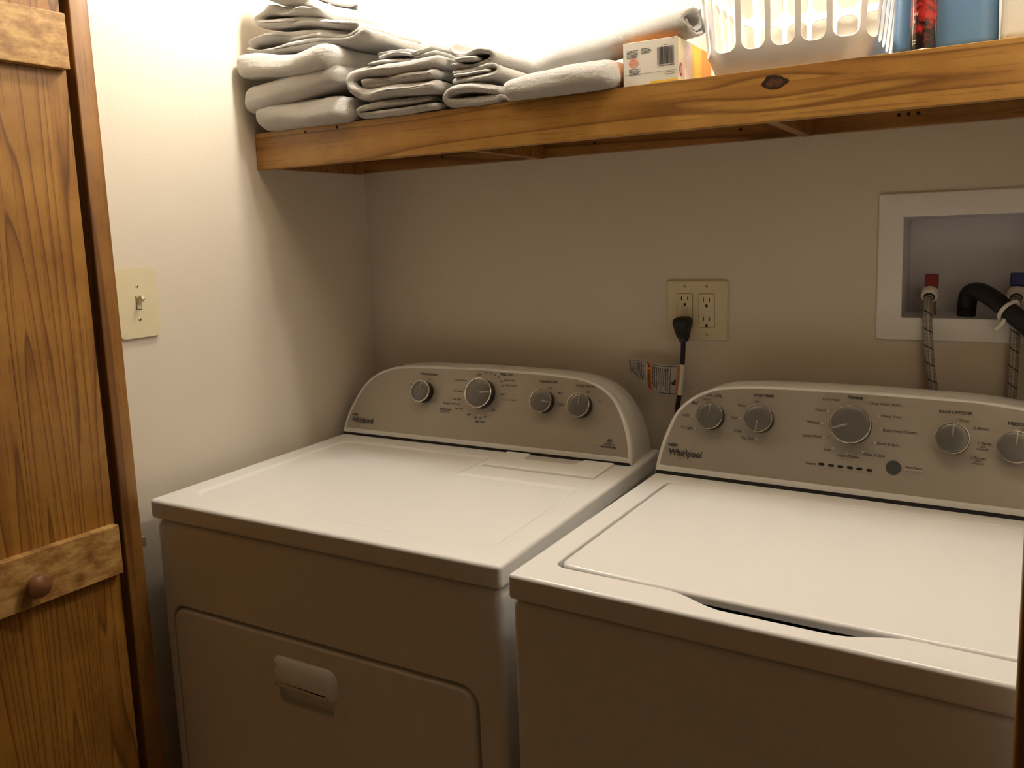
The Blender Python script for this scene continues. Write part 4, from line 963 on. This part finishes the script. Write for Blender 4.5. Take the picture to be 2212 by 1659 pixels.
# ------------------------------------------------------------------ bottles at the shelf's end
def jug(name, lab, x0, x1, y0, y1, H, mat, capmat, r, stripe=False):
    t = thing(name, lab, 'jug', ((x0+x1)/2, (y0+y1)/2, ST)); bm = bmesh.new(); cx, cy = (x0+x1)/2, (y0+y1)/2
    lv = [(0.006, 0.0), (0.001, 0.004), (0.0, 0.012), (0.0015, H*0.35), (0.003, H*0.62), (0.008, H*0.72), (0.022, H*0.80), (0.040, H*0.86), (0.048, H*0.88), (0.048, H*0.90)]
    mn = min(x1-x0, y1-y0)/2-0.004
    rgs = []
    for d, hh in lv:
        d = min(d, mn-0.012); rgs.append(loop(bm, [Vector((x, y, ST+hh)) for x, y in rrect(x0+d, x1-d, y0+d, y1-d, max(0.008, min(r, mn-d)), 8)]))
    for a, b in zip(rgs, rgs[1:]): bridge(bm, a, b)
    bm.faces.new(rgs[0][::-1]); bm.faces.new(rgs[-1]); obj('jug_body', bm, mat, t, world=True, angle=50)
    bm = bmesh.new(); lathe(bm, [(0.021, ST+H*0.895), (0.022, ST+H*0.90), (0.022, ST+H*0.99), (0.019, ST+H)], 28, Matrix.Translation((cx, cy, 0))); obj('screw_cap', bm, capmat, t, world=True)
    bm = bmesh.new(); tube(bm, [(cx, y1-0.010, ST+H*0.66), (cx, y1+0.006, ST+H*0.72), (cx, y1+0.002, ST+H*0.82), (cx, y1-0.035, ST+H*0.86)], 0.009, 12, 6); obj('handle', bm, mat, t, world=True)
    return t
jb = jug('detergent_jug', 'large blue plastic detergent jug behind the slim berry can', 1.2150, 1.3440, -0.306, -0.130, 0.27, M['blue'], M['white_plastic'], 0.022)
jw = jug('detergent_jug', 'cream white plastic jug next to the blue jug', 1.3465, 1.4700, -0.318, -0.140, 0.26, M['cream_plastic'], M['blue'], 0.014)
sc_ = thing('spray_can', 'slim aerosol can printed with red berries on black, in front of the blue jug', 'spray can', (1.2565, -0.3215, ST))
cm = Matrix.Translation((1.2565, -0.3215, ST))
bm = bmesh.new(); lathe(bm, [(0.0150, 0.0), (0.0162, 0.0004), (0.0164, 0.0010), (0.0160, 0.0016)], 32, cm); obj('base_rim', bm, M['chrome'], sc_, world=True)
bm = bmesh.new(); lathe(bm, [(0.0162, 0.130), (0.0168, 0.132), (0.0165, 0.135), (0.012, 0.142), (0.010, 0.146)], 32, cm); obj('top_rim', bm, M['chrome'], sc_, world=True)
bm = bmesh.new(); lathe(bm, [(0.0162, 0.0014), (0.0162, 0.1305)], 40, cm); obj('can_body', bm, M['can'], sc_, world=True)
bm = bmesh.new(); lathe(bm, [(0.0105, 0.144), (0.0130, 0.146), (0.0130, 0.168), (0.0115, 0.172)], 28, cm); obj('cap', bm, M['skirt'], sc_, world=True)
def cyl(x, z, h=0.0):
    a = -math.pi/2+x/0.0163-0.10; return Vector((1.2565+0.01645*math.cos(a), -0.3215+0.01645*math.sin(a), ST+z))
for tt, x_, z_, w_ in (('RY', -0.0068, 0.047, 0.0060), ('S', -0.0092, 0.0385, 0.0026)):
    bm = bmesh.new(); text_bm(bm, tt, x_, z_, w_, cyl, 0, 0.02); obj('can_lettering', bm, M['print_white'], sc_, world=True, smooth=False, recalc=False)
for z_, x0_, x1_ in ((0.0125, -0.0130, -0.0060), (0.0088, -0.0130, -0.0070)):     # fine print too small to read
    bm = bmesh.new()
    for k in range(4): quad(bm, cyl, x0_+(x1_-x0_)*k/4, x0_+(x1_-x0_)*(k+0.8)/4, z_, z_+0.0016, 0)
    obj('can_lettering', bm, M['print_white'], sc_, world=True, smooth=False, recalc=False)
for a0 in (-math.pi/2-0.82, -math.pi/2+1.12):
    bm = bmesh.new(); va = [bm.verts.new(Vector((1.2565+0.0164*math.cos(a0+d), -0.3215+0.0164*math.sin(a0+d), ST+z))) for d, z in ((-0.03, 0.006), (0.03, 0.006), (0.03, 0.13), (-0.03, 0.13))]; bm.faces.new(va); obj('silver_seam', bm, M['chrome'], sc_, world=True, smooth=False)
